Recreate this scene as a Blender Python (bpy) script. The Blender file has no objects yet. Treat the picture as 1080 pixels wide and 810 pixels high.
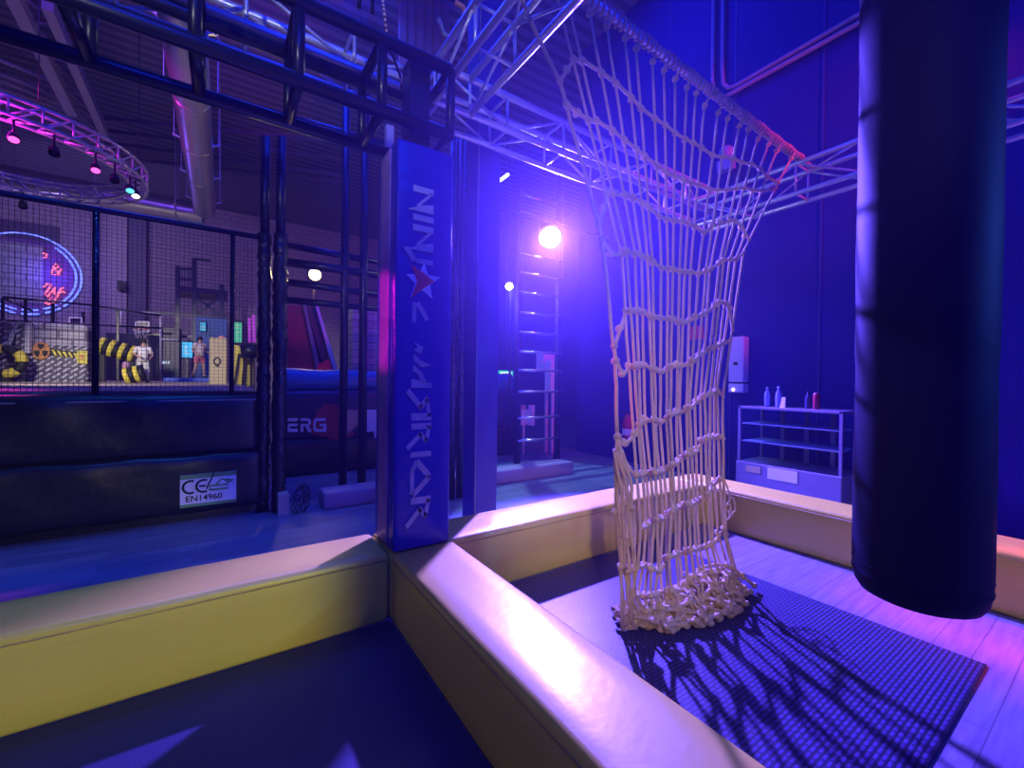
import bpy, math, random
from mathutils import Vector, Matrix
random.seed(7)
SC = bpy.context.scene
COL = SC.collection
# ------------------------------------------------------------------ camera
F, CX, CY, HC = 451.0, 540.0, 405.0, 1.5
def _n(v): return v.normalized()
V1 = _n(Vector((1210 - CX, 410 - CY, F)))
V2 = Vector((236 - CX, 398 - CY, F)).normalized()
V2 = _n(V2 - V1 * V1.dot(V2))
UPV = V1.cross(V2)
if UPV.y > 0: UPV = -UPV
RM = Matrix((V1, V2, UPV))            # world = RM @ camera vector (x right, y down, z forward)
CAMP = Vector((0, 0, HC))
def ray(u, v): return RM @ Vector((u - CX, v - CY, F))
def onz(u, v, z=0.0):
    d = ray(u, v); return CAMP + d * ((z - HC) / d.z)
def onx(u, v, x):
    d = ray(u, v); return CAMP + d * (x / d.x)
def ony(u, v, y):
    d = ray(u, v); return CAMP + d * (y / d.y)
cam = bpy.data.cameras.new('camera'); co = bpy.data.objects.new('camera', cam); COL.objects.link(co)
cam.sensor_width = 36.0; cam.lens = F / 1080 * 36; cam.clip_end = 200; cam.clip_start = 0.05
m = Matrix((RM.col[0], -RM.col[1], -RM.col[2])).transposed().to_4x4(); m.translation = CAMP
co.matrix_world = m
SC.camera = co

# ------------------------------------------------------------------ materials
MATS = {}
def mat(name, col, rough=0.5, metal=0.0, var=0.12, scale=8.0, bump=0.0, bscale=60.0, emit=None, estr=0.0, spec=0.5, coat=0.0):
    if name in MATS: return MATS[name]
    M = bpy.data.materials.new(name); M.use_nodes = True
    nt = M.node_tree; b = nt.nodes['Principled BSDF']
    b.inputs['Roughness'].default_value = rough; b.inputs['Metallic'].default_value = metal
    b.inputs['Specular IOR Level'].default_value = spec
    b.inputs['Coat Weight'].default_value = coat
    tc = nt.nodes.new('ShaderNodeTexCoord')
    if var > 0:
        nz = nt.nodes.new('ShaderNodeTexNoise'); nz.inputs['Scale'].default_value = scale; nz.inputs['Detail'].default_value = 4
        nt.links.new(tc.outputs['Object'], nz.inputs['Vector'])
        mx = nt.nodes.new('ShaderNodeMix'); mx.data_type = 'RGBA'
        mx.inputs[6].default_value = tuple(c * (1 - var) for c in col) + (1,)
        mx.inputs[7].default_value = tuple(min(1, c * (1 + var)) for c in col) + (1,)
        nt.links.new(nz.outputs['Fac'], mx.inputs[0]); nt.links.new(mx.outputs[2], b.inputs['Base Color'])
    else:
        b.inputs['Base Color'].default_value = tuple(col) + (1,)
    if bump > 0:
        n2 = nt.nodes.new('ShaderNodeTexNoise'); n2.inputs['Scale'].default_value = bscale; n2.inputs['Detail'].default_value = 3
        nt.links.new(tc.outputs['Object'], n2.inputs['Vector'])
        bp = nt.nodes.new('ShaderNodeBump'); bp.inputs['Strength'].default_value = bump; bp.inputs['Distance'].default_value = 0.02
        nt.links.new(n2.outputs['Fac'], bp.inputs['Height']); nt.links.new(bp.outputs['Normal'], b.inputs['Normal'])
    if emit:
        b.inputs['Emission Color'].default_value = tuple(emit) + (1,); b.inputs['Emission Strength'].default_value = estr
    MATS[name] = M
    return M
def nodes_of(M): return M.node_tree, M.node_tree.nodes['Principled BSDF']

yellow = mat('yellow_vinyl', (.72, .62, .065), .36, var=.07, scale=3, bump=.06, bscale=18, spec=.8)
yellow_seam = mat('yellow_seam', (.42, .33, .07), .6)
navy = mat('navy_vinyl', (.012, .022, .36), .33, var=.1, scale=5, bump=.55, bscale=8)
column_blue = mat('column_paint', (.035, .03, .24), .55)
black = mat('black_paint', (.010, .011, .034), .33, var=.2)
black_vinyl = mat('black_vinyl', (.012, .014, .022), .38, var=.2, scale=4, bump=.35, bscale=7)
black_gloss = mat('black_gloss_wrap', (.010, .011, .02), .16, bump=.9, bscale=22)
silver = mat('aluminium', (.62, .64, .70), .36, metal=.45, var=.06)
galv = mat('galvanised_duct', (.70, .70, .74), .28, metal=.8, var=.08)
rope = mat('cotton_rope', (.76, .60, .33), .85, var=.18, scale=40, bump=.8, bscale=160)
rope_red = mat('rope_lashing', (.60, .42, .36), .85, var=.25, scale=60, bump=.8, bscale=120)
bagm = mat('bag_vinyl', (.010, .011, .030), .6, var=.15, scale=3, bump=.10, bscale=6, spec=.10)
navy_mat = mat('navy_mat', (.013, .016, .045), .68, var=.2, scale=2, bump=.15, bscale=160)
steel_white = mat('pale_steel', (.55, .52, .58), .5)
grey_steel = mat('grey_steel', (.20, .20, .25), .5)
lett = mat('silver_lettering', (.46, .46, .54), .42, var=.35, scale=14)
lett_red = mat('red_print', (.80, .05, .06), .5, var=.1)
white_print = mat('white_print', (.80, .80, .82), .5, var=.05)
white = mat('white_plastic', (.75, .75, .78), .5, var=.04)
wallnavy = mat('dark_blue_wall', (.010, .012, .22), .75, var=.15, scale=1.2)
green_print = mat('green_print', (.18, .42, .14), .6)
ink = mat('black_ink', (.01, .01, .01), .6, var=0)
glassm = mat('display_glass', (.8, .9, 1), .03, var=0); nodes_of(glassm)[1].inputs['Transmission Weight'].default_value = 1.0
nodes_of(glassm)[1].inputs['IOR'].default_value = 1.05
skin = mat('skin', (.55, .33, .25), .6, var=.05)
hair = mat('dark_hair', (.015, .012, .012), .6)
def emat(name, col, s):
    return mat(name, (.02, .02, .02), .5, var=0, emit=col, estr=s)

# wood look floor
def floor_mat(name, c1, c2, rough=.35):
    M = bpy.data.materials.new(name); M.use_nodes = True; nt, b = nodes_of(M)
    tc = nt.nodes.new('ShaderNodeTexCoord')
    br = nt.nodes.new('ShaderNodeTexBrick'); br.inputs['Scale'].default_value = 1.0
    br.inputs['Brick Width'].default_value = 1.2; br.inputs['Row Height'].default_value = .16
    br.inputs['Mortar Size'].default_value = .003
    br.inputs['Color1'].default_value = c1 + (1,); br.inputs['Color2'].default_value = c2 + (1,)
    br.inputs['Mortar'].default_value = tuple(x * .5 for x in c1) + (1,)
    nt.links.new(tc.outputs['Object'], br.inputs['Vector'])
    mp = nt.nodes.new('ShaderNodeMapping'); mp.inputs['Scale'].default_value = (1.2, 14, 1)
    nt.links.new(tc.outputs['Object'], mp.inputs['Vector'])
    nz = nt.nodes.new('ShaderNodeTexNoise'); nz.inputs['Scale'].default_value = 2.2; nz.inputs['Detail'].default_value = 5
    nt.links.new(mp.outputs['Vector'], nz.inputs['Vector'])
    mx = nt.nodes.new('ShaderNodeMix'); mx.data_type = 'RGBA'; mx.blend_type = 'MULTIPLY'; mx.inputs[0].default_value = .75
    cr = nt.nodes.new('ShaderNodeValToRGB'); cr.color_ramp.elements[0].position = .3; cr.color_ramp.elements[1].position = .7
    cr.color_ramp.elements[0].color = (.45, .45, .5, 1); cr.color_ramp.elements[1].color = (1, 1, 1, 1)
    nt.links.new(nz.outputs['Fac'], cr.inputs['Fac'])
    nt.links.new(br.outputs['Color'], mx.inputs[6]); nt.links.new(cr.outputs['Color'], mx.inputs[7])
    nt.links.new(mx.outputs[2], b.inputs['Base Color']); b.inputs['Roughness'].default_value = rough
    return M
def brick_mat(name, c1, c2, mort, w, h, ms, rough=.8, bump=.3, axes='XZ'):
    M = bpy.data.materials.new(name); M.use_nodes = True; nt, b = nodes_of(M)
    tc = nt.nodes.new('ShaderNodeTexCoord'); sp = nt.nodes.new('ShaderNodeSeparateXYZ'); cb = nt.nodes.new('ShaderNodeCombineXYZ')
    nt.links.new(tc.outputs['Object'], sp.inputs[0])
    nt.links.new(sp.outputs[axes[0]], cb.inputs[0]); nt.links.new(sp.outputs[axes[1]], cb.inputs[1])
    br = nt.nodes.new('ShaderNodeTexBrick'); br.inputs['Scale'].default_value = 1
    br.inputs['Brick Width'].default_value = w; br.inputs['Row Height'].default_value = h; br.inputs['Mortar Size'].default_value = ms
    br.inputs['Color1'].default_value = c1 + (1,); br.inputs['Color2'].default_value = c2 + (1,); br.inputs['Mortar'].default_value = mort + (1,)
    nt.links.new(cb.outputs[0], br.inputs['Vector']); nt.links.new(br.outputs['Color'], b.inputs['Base Color'])
    b.inputs['Roughness'].default_value = rough
    bp = nt.nodes.new('ShaderNodeBump'); bp.inputs['Strength'].default_value = bump; bp.inputs['Distance'].default_value = .02; bp.invert = True
    nt.links.new(br.outputs['Fac'], bp.inputs['Height']); nt.links.new(bp.outputs['Normal'], b.inputs['Normal'])
    return M
def stripe_mat(name, c1, c2, scale, direction='X', rough=.45, diag=False):
    M = bpy.data.materials.new(name); M.use_nodes = True; nt, b = nodes_of(M)
    tc = nt.nodes.new('ShaderNodeTexCoord')
    wv = nt.nodes.new('ShaderNodeTexWave'); wv.inputs['Scale'].default_value = scale; wv.bands_direction = 'DIAGONAL' if diag else direction
    nt.links.new(tc.outputs['Object'], wv.inputs['Vector'])
    cr = nt.nodes.new('ShaderNodeValToRGB'); cr.color_ramp.interpolation = 'CONSTANT'
    cr.color_ramp.elements[0].color = c1 + (1,); cr.color_ramp.elements[1].position = .5; cr.color_ramp.elements[1].color = c2 + (1,)
    nt.links.new(wv.outputs['Fac'], cr.inputs['Fac']); nt.links.new(cr.outputs['Color'], b.inputs['Base Color'])
    b.inputs['Roughness'].default_value = rough
    return M
floor_m = floor_mat('blue_grey_plank_floor', (.26, .30, .40), (.18, .21, .30))
pit_m = floor_mat('pale_plank_floor', (.27, .24, .29), (.23, .20, .26), .5)
wallbrick = brick_mat('painted_block_wall', (.34, .28, .36), (.30, .25, .33), (.16, .13, .18), .4, .2, .012)
rubber = None
def rubber_mat():
    M = bpy.data.materials.new('patterned_rubber'); M.use_nodes = True; nt, b = nodes_of(M)
    tc = nt.nodes.new('ShaderNodeTexCoord')
    br = nt.nodes.new('ShaderNodeTexBrick'); br.inputs['Scale'].default_value = 1
    br.inputs['Brick Width'].default_value = .05; br.inputs['Row Height'].default_value = .022; br.inputs['Mortar Size'].default_value = .006
    br.inputs['Color1'].default_value = (.075, .06, .19, 1); br.inputs['Color2'].default_value = (.065, .055, .17, 1); br.inputs['Mortar'].default_value = (.02, .02, .04, 1)
    nt.links.new(tc.outputs['Object'], br.inputs['Vector']); nt.links.new(br.outputs['Color'], b.inputs['Base Color'])
    bp = nt.nodes.new('ShaderNodeBump'); bp.invert = True; bp.inputs['Strength'].default_value = .5; bp.inputs['Distance'].default_value = .006
    nt.links.new(br.outputs['Fac'], bp.inputs['Height']); nt.links.new(bp.outputs['Normal'], b.inputs['Normal'])
    b.inputs['Roughness'].default_value = .42
    return M
rubber = rubber_mat()
rib = stripe_mat('ribbed_roof_sheet', (.20, .19, .26), (.10, .10, .15), 1.1, 'Y', .6)
brownslat = mat('brown_slat', (.42, .24, .13), .6)

# ------------------------------------------------------------------ mesh builder
ORG = {}
class MB:
    def __init__(s): s.v = []; s.f = []; s.sm = []
    def _add(s, vs, fs, smooth=False):
        o = len(s.v); s.v += [tuple(p) for p in vs]; s.f += [tuple(i + o for i in f) for f in fs]; s.sm += [smooth] * len(fs); return s
    def box(s, a, b):
        x0, y0, z0 = [min(a[i], b[i]) for i in range(3)]; x1, y1, z1 = [max(a[i], b[i]) for i in range(3)]
        vs = [(x0,y0,z0),(x1,y0,z0),(x1,y1,z0),(x0,y1,z0),(x0,y0,z1),(x1,y0,z1),(x1,y1,z1),(x0,y1,z1)]
        return s._add(vs, [(0,3,2,1),(4,5,6,7),(0,1,5,4),(1,2,6,5),(2,3,7,6),(3,0,4,7)])
    def bar(s, p, q, w, h=None, up=(0,0,1)):
        p, q = Vector(p), Vector(q); h = h or w; d = (q - p).normalized(); u = Vector(up)
        if abs(d.dot(u)) > .98: u = Vector((1, 0, 0))
        r = d.cross(u).normalized(); u = r.cross(d)
        vs = []
        for c in (p, q):
            for sx, sy in ((-1,-1),(1,-1),(1,1),(-1,1)): vs.append(c + r * (sx * w / 2) + u * (sy * h / 2))
        return s._add(vs, [(3,2,1,0),(4,5,6,7),(0,1,5,4),(1,2,6,5),(2,3,7,6),(3,0,4,7)])
    def tube(s, pts, r, n=8, closed=False, cap=True):
        pts = [Vector(p) for p in pts]; N = len(pts); vs = []; fs = []
        rr = r if isinstance(r, (list, tuple)) else [r] * N
        u = None
        for i in range(N):
            a = pts[i - 1] if (i > 0 or closed) else pts[i]; b = pts[(i + 1) % N] if (i < N - 1 or closed) else pts[i]
            d = (b - a)
            d = d.normalized() if d.length > 1e-9 else Vector((0, 0, 1))
            if u is None:
                u = Vector((0, 0, 1)) if abs(d.z) < .9 else Vector((1, 0, 0))
            u = (u - d * u.dot(d))
            u = u.normalized() if u.length > 1e-6 else d.orthogonal().normalized()
            w = d.cross(u)
            for k in range(n):
                t = 2 * math.pi * k / n; vs.append(pts[i] + (u * math.cos(t) + w * math.sin(t)) * rr[i])
        for i in range(N if closed else N - 1):
            j = (i + 1) % N
            for k in range(n): fs.append((i*n+k, i*n+(k+1)%n, j*n+(k+1)%n, j*n+k))
        if cap and not closed:
            fs.append(tuple(range(n - 1, -1, -1))); fs.append(tuple((N-1)*n + k for k in range(n)))
        return s._add(vs, fs, True)
    def ball(s, c, r, sq=(1,1,1), n=8, m_=5):
        c = Vector(c); vs = [c + Vector((0,0,r*sq[2]))]; fs = []
        for i in range(1, m_):
            a = math.pi * i / m_
            for k in range(n):
                t = 2*math.pi*k/n; vs.append(c + Vector((r*sq[0]*math.sin(a)*math.cos(t), r*sq[1]*math.sin(a)*math.sin(t), r*sq[2]*math.cos(a))))
        vs.append(c - Vector((0,0,r*sq[2]))); L = len(vs) - 1
        for k in range(n): fs.append((0, 1+k, 1+(k+1)%n)); fs.append((L, L-n+(k+1)%n, L-n+k))
        for i in range(m_ - 2):
            for k in range(n): fs.append((1+i*n+k, 1+(i+1)*n+k, 1+(i+1)*n+(k+1)%n, 1+i*n+(k+1)%n))
        return s._add(vs, fs, True)
    def lathe(s, c, prof, n=24, axis='Z', cap=True):
        c = Vector(c); vs = []; fs = []
        for r, z in prof:
            for k in range(n):
                t = 2*math.pi*k/n; x, y = r*math.cos(t), r*math.sin(t)
                vs.append(c + (Vector((x,y,z)) if axis=='Z' else Vector((z,x,y)) if axis=='X' else Vector((x,z,y))))
        for i in range(len(prof)-1):
            for k in range(n):
                q = (i*n+k, i*n+(k+1)%n, (i+1)*n+(k+1)%n, (i+1)*n+k); fs.append(q if axis != 'Y' else q[::-1])
        if cap: fs.append(tuple(range(n-1,-1,-1))); fs.append(tuple((len(prof)-1)*n+k for k in range(n)))
        return s._add(vs, fs, True)
    def prism(s, poly, ext):
        poly = [Vector(p) for p in poly]; e = Vector(ext); n = len(poly)
        vs = poly + [p + e for p in poly]
        return s._add(vs, [tuple(range(n-1,-1,-1)), tuple(range(n, 2*n))] + [(i,(i+1)%n,(i+1)%n+n,i+n) for i in range(n)])
    def slab(s, u0, v0, u1, v1, y, dep):
        a, b = ony(u0, (v0+v1)/2, y), ony(u1, (v0+v1)/2, y); um = (u0+u1)/2
        return s.box((a.x, y, ony(um, v1, y).z), (b.x, y + dep, ony(um, v0, y).z))
    def rbox(s, a, b, r=.03, nx=1, bulge=0.0, amp=0.0, sd=0):
        """a padded block: rounded, subdivided, gently swollen faces"""
        rnd = random.Random(sd)
        x0,y0,z0 = a; x1,y1,z1 = b
        c = Vector(((x0+x1)/2,(y0+y1)/2,(z0+z1)/2)); h = Vector(((x1-x0)/2,(y1-y0)/2,(z1-z0)/2))
        def ser(L):
            k = max(2, min(40, int(2*L/.09))); inner = [-L + r + (2*L-2*r)*i/k for i in range(k+1)]
            return [-L, -L+r*.35] + inner + [L-r*.35, L]
        sx, sy, sz = ser(h.x), ser(h.y), ser(h.z)
        idx = {}; vs = []; fs = []
        ph = [rnd.uniform(0,6) for _ in range(6)]
        def vid(p):
            k = (round(p[0],5),round(p[1],5),round(p[2],5))
            if k in idx: return idx[k]
            q = Vector(p); inn = Vector((max(-h.x+r,min(h.x-r,q.x)),max(-h.y+r,min(h.y-r,q.y)),max(-h.z+r,min(h.z-r,q.z))))
            d = q - inn
            if d.length > 1e-7: q = inn + d.normalized()*r
            if bulge:
                ax = [abs(p[i])/h[i] for i in range(3)]
                for i in range(3):
                    if ax[i] > .999:
                        o = [j for j in range(3) if j != i]; f = (1-(p[o[0]]/h[o[0]])**2)*(1-(p[o[1]]/h[o[1]])**2)
                        w = math.sin(p[o[0]]*9+ph[i])*math.sin(p[o[1]]*7+ph[i+3])
                        q[i] += math.copysign(1,p[i])*(bulge*f**.5 + amp*w*f**.5)
            idx[k] = len(vs); vs.append(c+q); return idx[k]
        def face(A,B,fn,flip):
            for i in range(len(A)-1):
                for j in range(len(B)-1):
                    q = [vid(fn(A[i],B[j])),vid(fn(A[i+1],B[j])),vid(fn(A[i+1],B[j+1])),vid(fn(A[i],B[j+1]))]
                    fs.append(tuple(q[::-1] if flip else q))
        face(sx,sy,lambda p,q:(p,q,h.z),False); face(sx,sy,lambda p,q:(p,q,-h.z),True)
        face(sx,sz,lambda p,q:(p,-h.y,q),False); face(sx,sz,lambda p,q:(p,h.y,q),True)
        face(sy,sz,lambda p,q:(h.x,p,q),False); face(sy,sz,lambda p,q:(-h.x,p,q),True)
        return s._add(vs, fs, True)
    def build(s, name, material, parent=None, bevel=0.0):
        o0 = ORG.get(parent.name, Vector()) if parent else None
        me = bpy.data.meshes.new(name)
        if o0 is None:
            xs = [p[0] for p in s.v]; ys = [p[1] for p in s.v]; zs = [p[2] for p in s.v]
            o0 = Vector(((min(xs)+max(xs))/2, (min(ys)+max(ys))/2, min(zs)))
            loc = o0
        else: loc = Vector()
        me.from_pydata([tuple(Vector(p) - o0) for p in s.v], [], s.f); me.update()
        me.polygons.foreach_set('use_smooth', s.sm)
        mats = material if isinstance(material, (list, tuple)) else [material]
        for q in mats: me.materials.append(q)
        o = bpy.data.objects.new(name, me); COL.objects.link(o); o.location = loc
        ORG[o.name] = o0
        if parent: o.parent = parent
        if bevel:
            md = o.modifiers.new('bevel', 'BEVEL'); md.width = bevel; md.segments = 2; md.limit_method = 'ANGLE'
        return o
def tag(o, label, cat, group=None, kind=None):
    o['label'] = label; o['category'] = cat
    if group: o['group'] = group
    if kind: o['kind'] = kind
    return o
def thing(name, label, cat, loc, group=None, kind=None):
    o = bpy.data.objects.new(name, None); COL.objects.link(o); o.location = Vector(loc); o.empty_display_size = .1
    ORG[o.name] = Vector(loc)
    return tag(o, label, cat, group, kind)
def struct(o, label=None):
    o['kind'] = 'structure'
    if label: o['label'] = label
    return o
def text_mesh(txt, size, origin, right, up, depth, name, material, parent, bold=0.0):
    cu = bpy.data.curves.new('t', 'FONT'); cu.body = txt; cu.size = size; cu.extrude = depth; cu.offset = bold
    t = bpy.data.objects.new('t', cu); COL.objects.link(t)
    dg = bpy.context.evaluated_depsgraph_get(); me = bpy.data.meshes.new_from_object(t.evaluated_get(dg))
    bpy.data.objects.remove(t); r = Vector(right).normalized(); u = Vector(up).normalized(); n = r.cross(u)
    o0 = ORG[parent.name]; M4 = Matrix((r, u, n)).transposed().to_4x4(); M4.translation = Vector(origin) - o0
    me.transform(M4); me.materials.clear(); me.materials.append(material)
    o = bpy.data.objects.new(name, me); COL.objects.link(o); o.parent = parent; ORG[o.name] = o0
    return o
def light(name, typ, loc, target, col, power, size=.1, spot=60, blend=.5, sy=None):
    l = bpy.data.lights.new(name, typ); l.color = col; l.energy = power
    if typ == 'AREA':
        l.size = size
        if sy: l.shape = 'RECTANGLE'; l.size_y = sy
    else: l.shadow_soft_size = size
    if typ == 'SPOT': l.spot_size = math.radians(spot); l.spot_blend = blend
    o = bpy.data.objects.new(name, l); COL.objects.link(o); o.location = Vector(loc)
    if target is not None: o.rotation_euler = (Vector(target) - Vector(loc)).to_track_quat('-Z', 'Y').to_euler()
    return o

# ------------------------------------------------------------------ the setting
CEIL = 8.6
XR, YB = 6.35, 22.0
struct(MB().box((-15, -5, -.12), (12.2, YB + .2, 0)).build('floor', floor_m))
struct(MB().box((-15, -5, CEIL), (12.2, YB + .2, CEIL + .1)).build('ceiling', rib))
struct(MB().box((-15, YB, 0), (12.2, YB + .2, CEIL)).build('wall_back', wallbrick))
YW = 6.9
struct(MB().box((XR, -5, 0), (XR + .2, YW, CEIL)).build('wall_right', wallnavy))
struct(MB().box((XR + .2, YW - .2, 0), (12, YW, CEIL)).build('wall_return', wallnavy))
struct(MB().box((12, YW - .2, 0), (12.2, YB + .2, CEIL)).build('wall_far_right', wallnavy))
struct(MB().box((-15.2, -5, 0), (-15, YB, CEIL)).build('wall_left', wallbrick))
struct(MB().box((-15, -5.2, 0), (XR + .2, -5, CEIL)).build('wall_front', wallnavy))
# panel joints of the right wall
k = 0
for y in (1.2, 2.35, 3.5, 4.65):
    struct(MB().box((XR - .012, y, 0), (XR, y + .03, CEIL)).build('trim_%d' % (k + 1), column_blue)); k += 1
# pilasters on the back wall
pil_m = mat('pilaster_paint', (.36, .30, .38), .8)
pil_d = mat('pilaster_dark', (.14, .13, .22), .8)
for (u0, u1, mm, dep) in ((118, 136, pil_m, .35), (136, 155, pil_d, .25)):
    a, b = ony(u0, 300, YB), ony(u1, 300, YB)
    struct(MB().box((a.x, YB - dep, 0), (b.x, YB, CEIL)).build('trim_%d' % (k + 1), mm)); k += 1
# raised play arena behind the fence
arena_m = mat('arena_floor', (.34, .27, .24), .7)
struct(MB().box((-14.9, 6.3, 0), (.36, YB, 1.34)).build('floor_2', arena_m), 'raised arena floor')

# ------------------------------------------------------------------ padded barriers
def barrier(label, a, b, seam_faces, sd, bulge=.006):
    z1 = b[2]; t = thing('padded_barrier', label, 'barrier', ((a[0]+b[0])/2, (a[1]+b[1])/2, 0), 'yellow padded barriers')
    MB().rbox((a[0], a[1], .002), (b[0], b[1], z1), .028, bulge=bulge, amp=.003, sd=sd).build('pad', yellow, t)
    for p, q in seam_faces: MB().tube([p, q], .0045, 6).build('seam', yellow_seam, t)
    return t
BH = .425; SZ = .385
barrier('long yellow padded barrier at left, running into the lettered pillar', (-4.2, 2.606, 0), (.855, 3.03, BH), [((-4.2, 2.604, SZ), (.83, 2.604, SZ))], 1)
barrier('padded barrier running from the lettered pillar towards the viewer, with glaring top', (.865, -2.2, 0), (1.282, 2.60, BH), [((.863, -2.2, SZ), (.863, 2.57, SZ)), ((1.284, -2.2, SZ), (1.284, 2.57, SZ))], 2)
barrier('padded barrier behind the rope net, lettered pillar to glass display case', (.865, 2.606, 0), (4.245, 3.03, BH), [((1.29, 2.604, SZ), (4.22, 2.604, SZ))], 3)
barrier('padded barrier in front of the glass display case and behind the punch bag', (4.25, -2.2, 0), (4.69, 3.03, BH), [((4.248, -2.2, SZ), (4.248, 2.6, SZ))], 4)

# mats
tag(MB().rbox((-4.2, -2.2, .0), (.858, 2.60, .012), .005).build('floor_mat', navy_mat), 'plain dark navy mat in the left pit below the long yellow barrier', 'mat')
struct(MB().box((1.286, -2.2, .0), (4.248, 2.604, .004)).build('floor_3', pit_m), 'pale floor of the pit with the net')
o = MB().rbox((1.30, .46, .004), (3.40, 2.585, .014), .004).build('rubber_mat', rubber)
tag(o, 'dark patterned rubber mat under the hanging rope net', 'mat')

# ------------------------------------------------------------------ lettered pillar
PX0, PX1, PY0, PY1, PZ1 = .868, 1.246, 2.575, 2.965, 2.985
pil = thing('padded_pillar', 'blue padded square pillar with silver lettering and red star', 'pillar', ((PX0+PX1)/2, (PY0+PY1)/2, BH))
MB().rbox((PX0, PY0, BH + .004), (PX1, PY1, PZ1), .018, bulge=.007, amp=.005, sd=9).build('pad_cover', navy, pil)
for (x, y) in ((PX0 - .003, PY0 + .05), (PX0 - .003, PY1 - .09)):
    MB().box((x, y, BH + .02), (x + .006, y + .035, PZ1 - .02)).build('cover_flap', mat('blue_flap', (.05, .06, .42), .4), pil)
core = MB().box((PX0 + .12, PY0 + .12, PZ1), (PX1 - .12, PY1 - .12, 3.6)).build('core_post', black, pil)
def zof(vpx): return ony(446, vpx, PY0).z
S = {}
def quad(p, q, w):     # thick stroke in (s,t)
    p, q = Vector(p), Vector(q); d = (q - p).normalized(); n = Vector((-d.y, d.x)) * w / 2
    return [p + n, q + n, q - n, p - n]
def glyph(ch):
    w = .2
    R_ = [quad((.12,0.02),(.12,1),.24), quad((.12,.90),(.75,.75),.18), quad((.75,.80),(.40,.42),.20), quad((.42,.52),(1.0,-.18),.20)]
    if ch == 'N': return [quad((.13,0),(.13,1),.24), [Vector(c) for c in ((.62,1),(.98,1),(.98,-.25),(.72,.45))], quad((.2,.9),(.8,.2),.12)]
    if ch == 'I': return [quad((.5,0),(.5,1),.8)]
    if ch == 'J': return [quad((.75,.15),(.75,1),.35), quad((.8,.1),(-.15,-.32),.28)]
    if ch == 'V': return [quad((.05,.10),(.95,.10),.2), quad((.05,.25),(.8,.75),.22)]
    if ch == 'W': return [[Vector(c) for c in pl] for pl in (((0,.1),(.12,.3),(.18,.1),(.26,.45),(.12,.55)), ((.28,.12),(.42,.1),(.55,.5),(.5,.95),(.42,.5)), ((.5,.1),(.62,.05),(.75,.45),(.72,.6)), ((.80,.0),(1.0,.0),(1.0,1.0),(.9,1.0)), ((.72,.3),(.9,.55),(.9,.8),(.7,.5)))]
    if ch == 'R': return R_
    if ch == 'A': return [[Vector((1 - p.x, p.y)) for p in pl][::-1] for pl in R_]
    if ch == 'O': return [quad((.30,.08),(.95,.08),.2), quad((.02,.30),(.5,.95),.2), quad((.5,.95),(.98,.12),.18), quad((.02,.3),(.32,.06),.16)]
LET = [('N',198,225),('I',227.5,235),('N',238.5,266),('J',266,280),('V',319,342),('W',361,409),('A',412,443),('R',446,472),('I',475,482),('O',485,521),('R',523,552)]
def lettering(face, parent):
    mb = MB()
    for ch, a, b in LET:
        z0, z1 = zof(a), zof(b)
        for pl in glyph(ch):
            out = []
            for p in pl:
                z = z0 + (z1 - z0) * p.x; tt = .32 + .36 * p.y
                if face == 'front': out.append((PX0 + (PX1 - PX0) * tt - .02, PY0 - .0125, z))
                else: out.append((PX0 - .0125, PY1 - (PY1 - PY0) * tt, z))
            mb.prism(out, (0, .004, 0) if face == 'front' else (.004, 0, 0))
    return mb.build('lettering', lett, parent)
MB().rbox((PX0 - .012, PY0 + .10, BH + .03), (PX0 - .001, PY1 - .10, PZ1 - .03), .005).build('magenta_catch_strip', mat('light_catch_lilac', (.34, .20, .42), .4, var=.5, scale=6, bump=.8, bscale=9), pil)  # pale strip added so the navy side face picks up the magenta light
lettering('front', pil)
def starpoly(cu, cv, R1, R2, n, rot, y):
    pts = []
    for i in range(2 * n):
        r = R1 if i % 2 == 0 else R2; a = rot + math.pi * i / n
        p = ony(cu + r * math.cos(a) * .92, cv + r * math.sin(a), y); pts.append(p)
    return pts
MB().prism(starpoly(446, 297, 21, 9, 5, math.radians(-85), PY0 - .0125), (0, .003, 0)).build('white_star', white_print, pil)['label'] = 'white star'
MB().prism([ony(u, v, PY0 - .016) for u, v in ((434, 279), (447, 288), (458, 297), (447, 304), (434, 314), (440, 297))], (0, .003, 0)).build('red_star', lett_red, pil)['label'] = 'red arrow-shaped star'

# second plain column behind
col2 = thing('support_column', 'plain blue square column just behind the lettered pillar', 'column', (2.0, 3.5, 0))
MB().box((1.885, 3.40, .02), (2.13, 3.62, CEIL)).build('shaft', column_blue, col2, bevel=.006)
MB().box((1.80, 3.34, 0), (2.22, 3.70, .02)).build('base_plate', column_blue, col2)
MB().box((1.892, 3.392, .05), (1.90, 3.40, 5)).build('edge_strip', grey_steel, col2)

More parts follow.
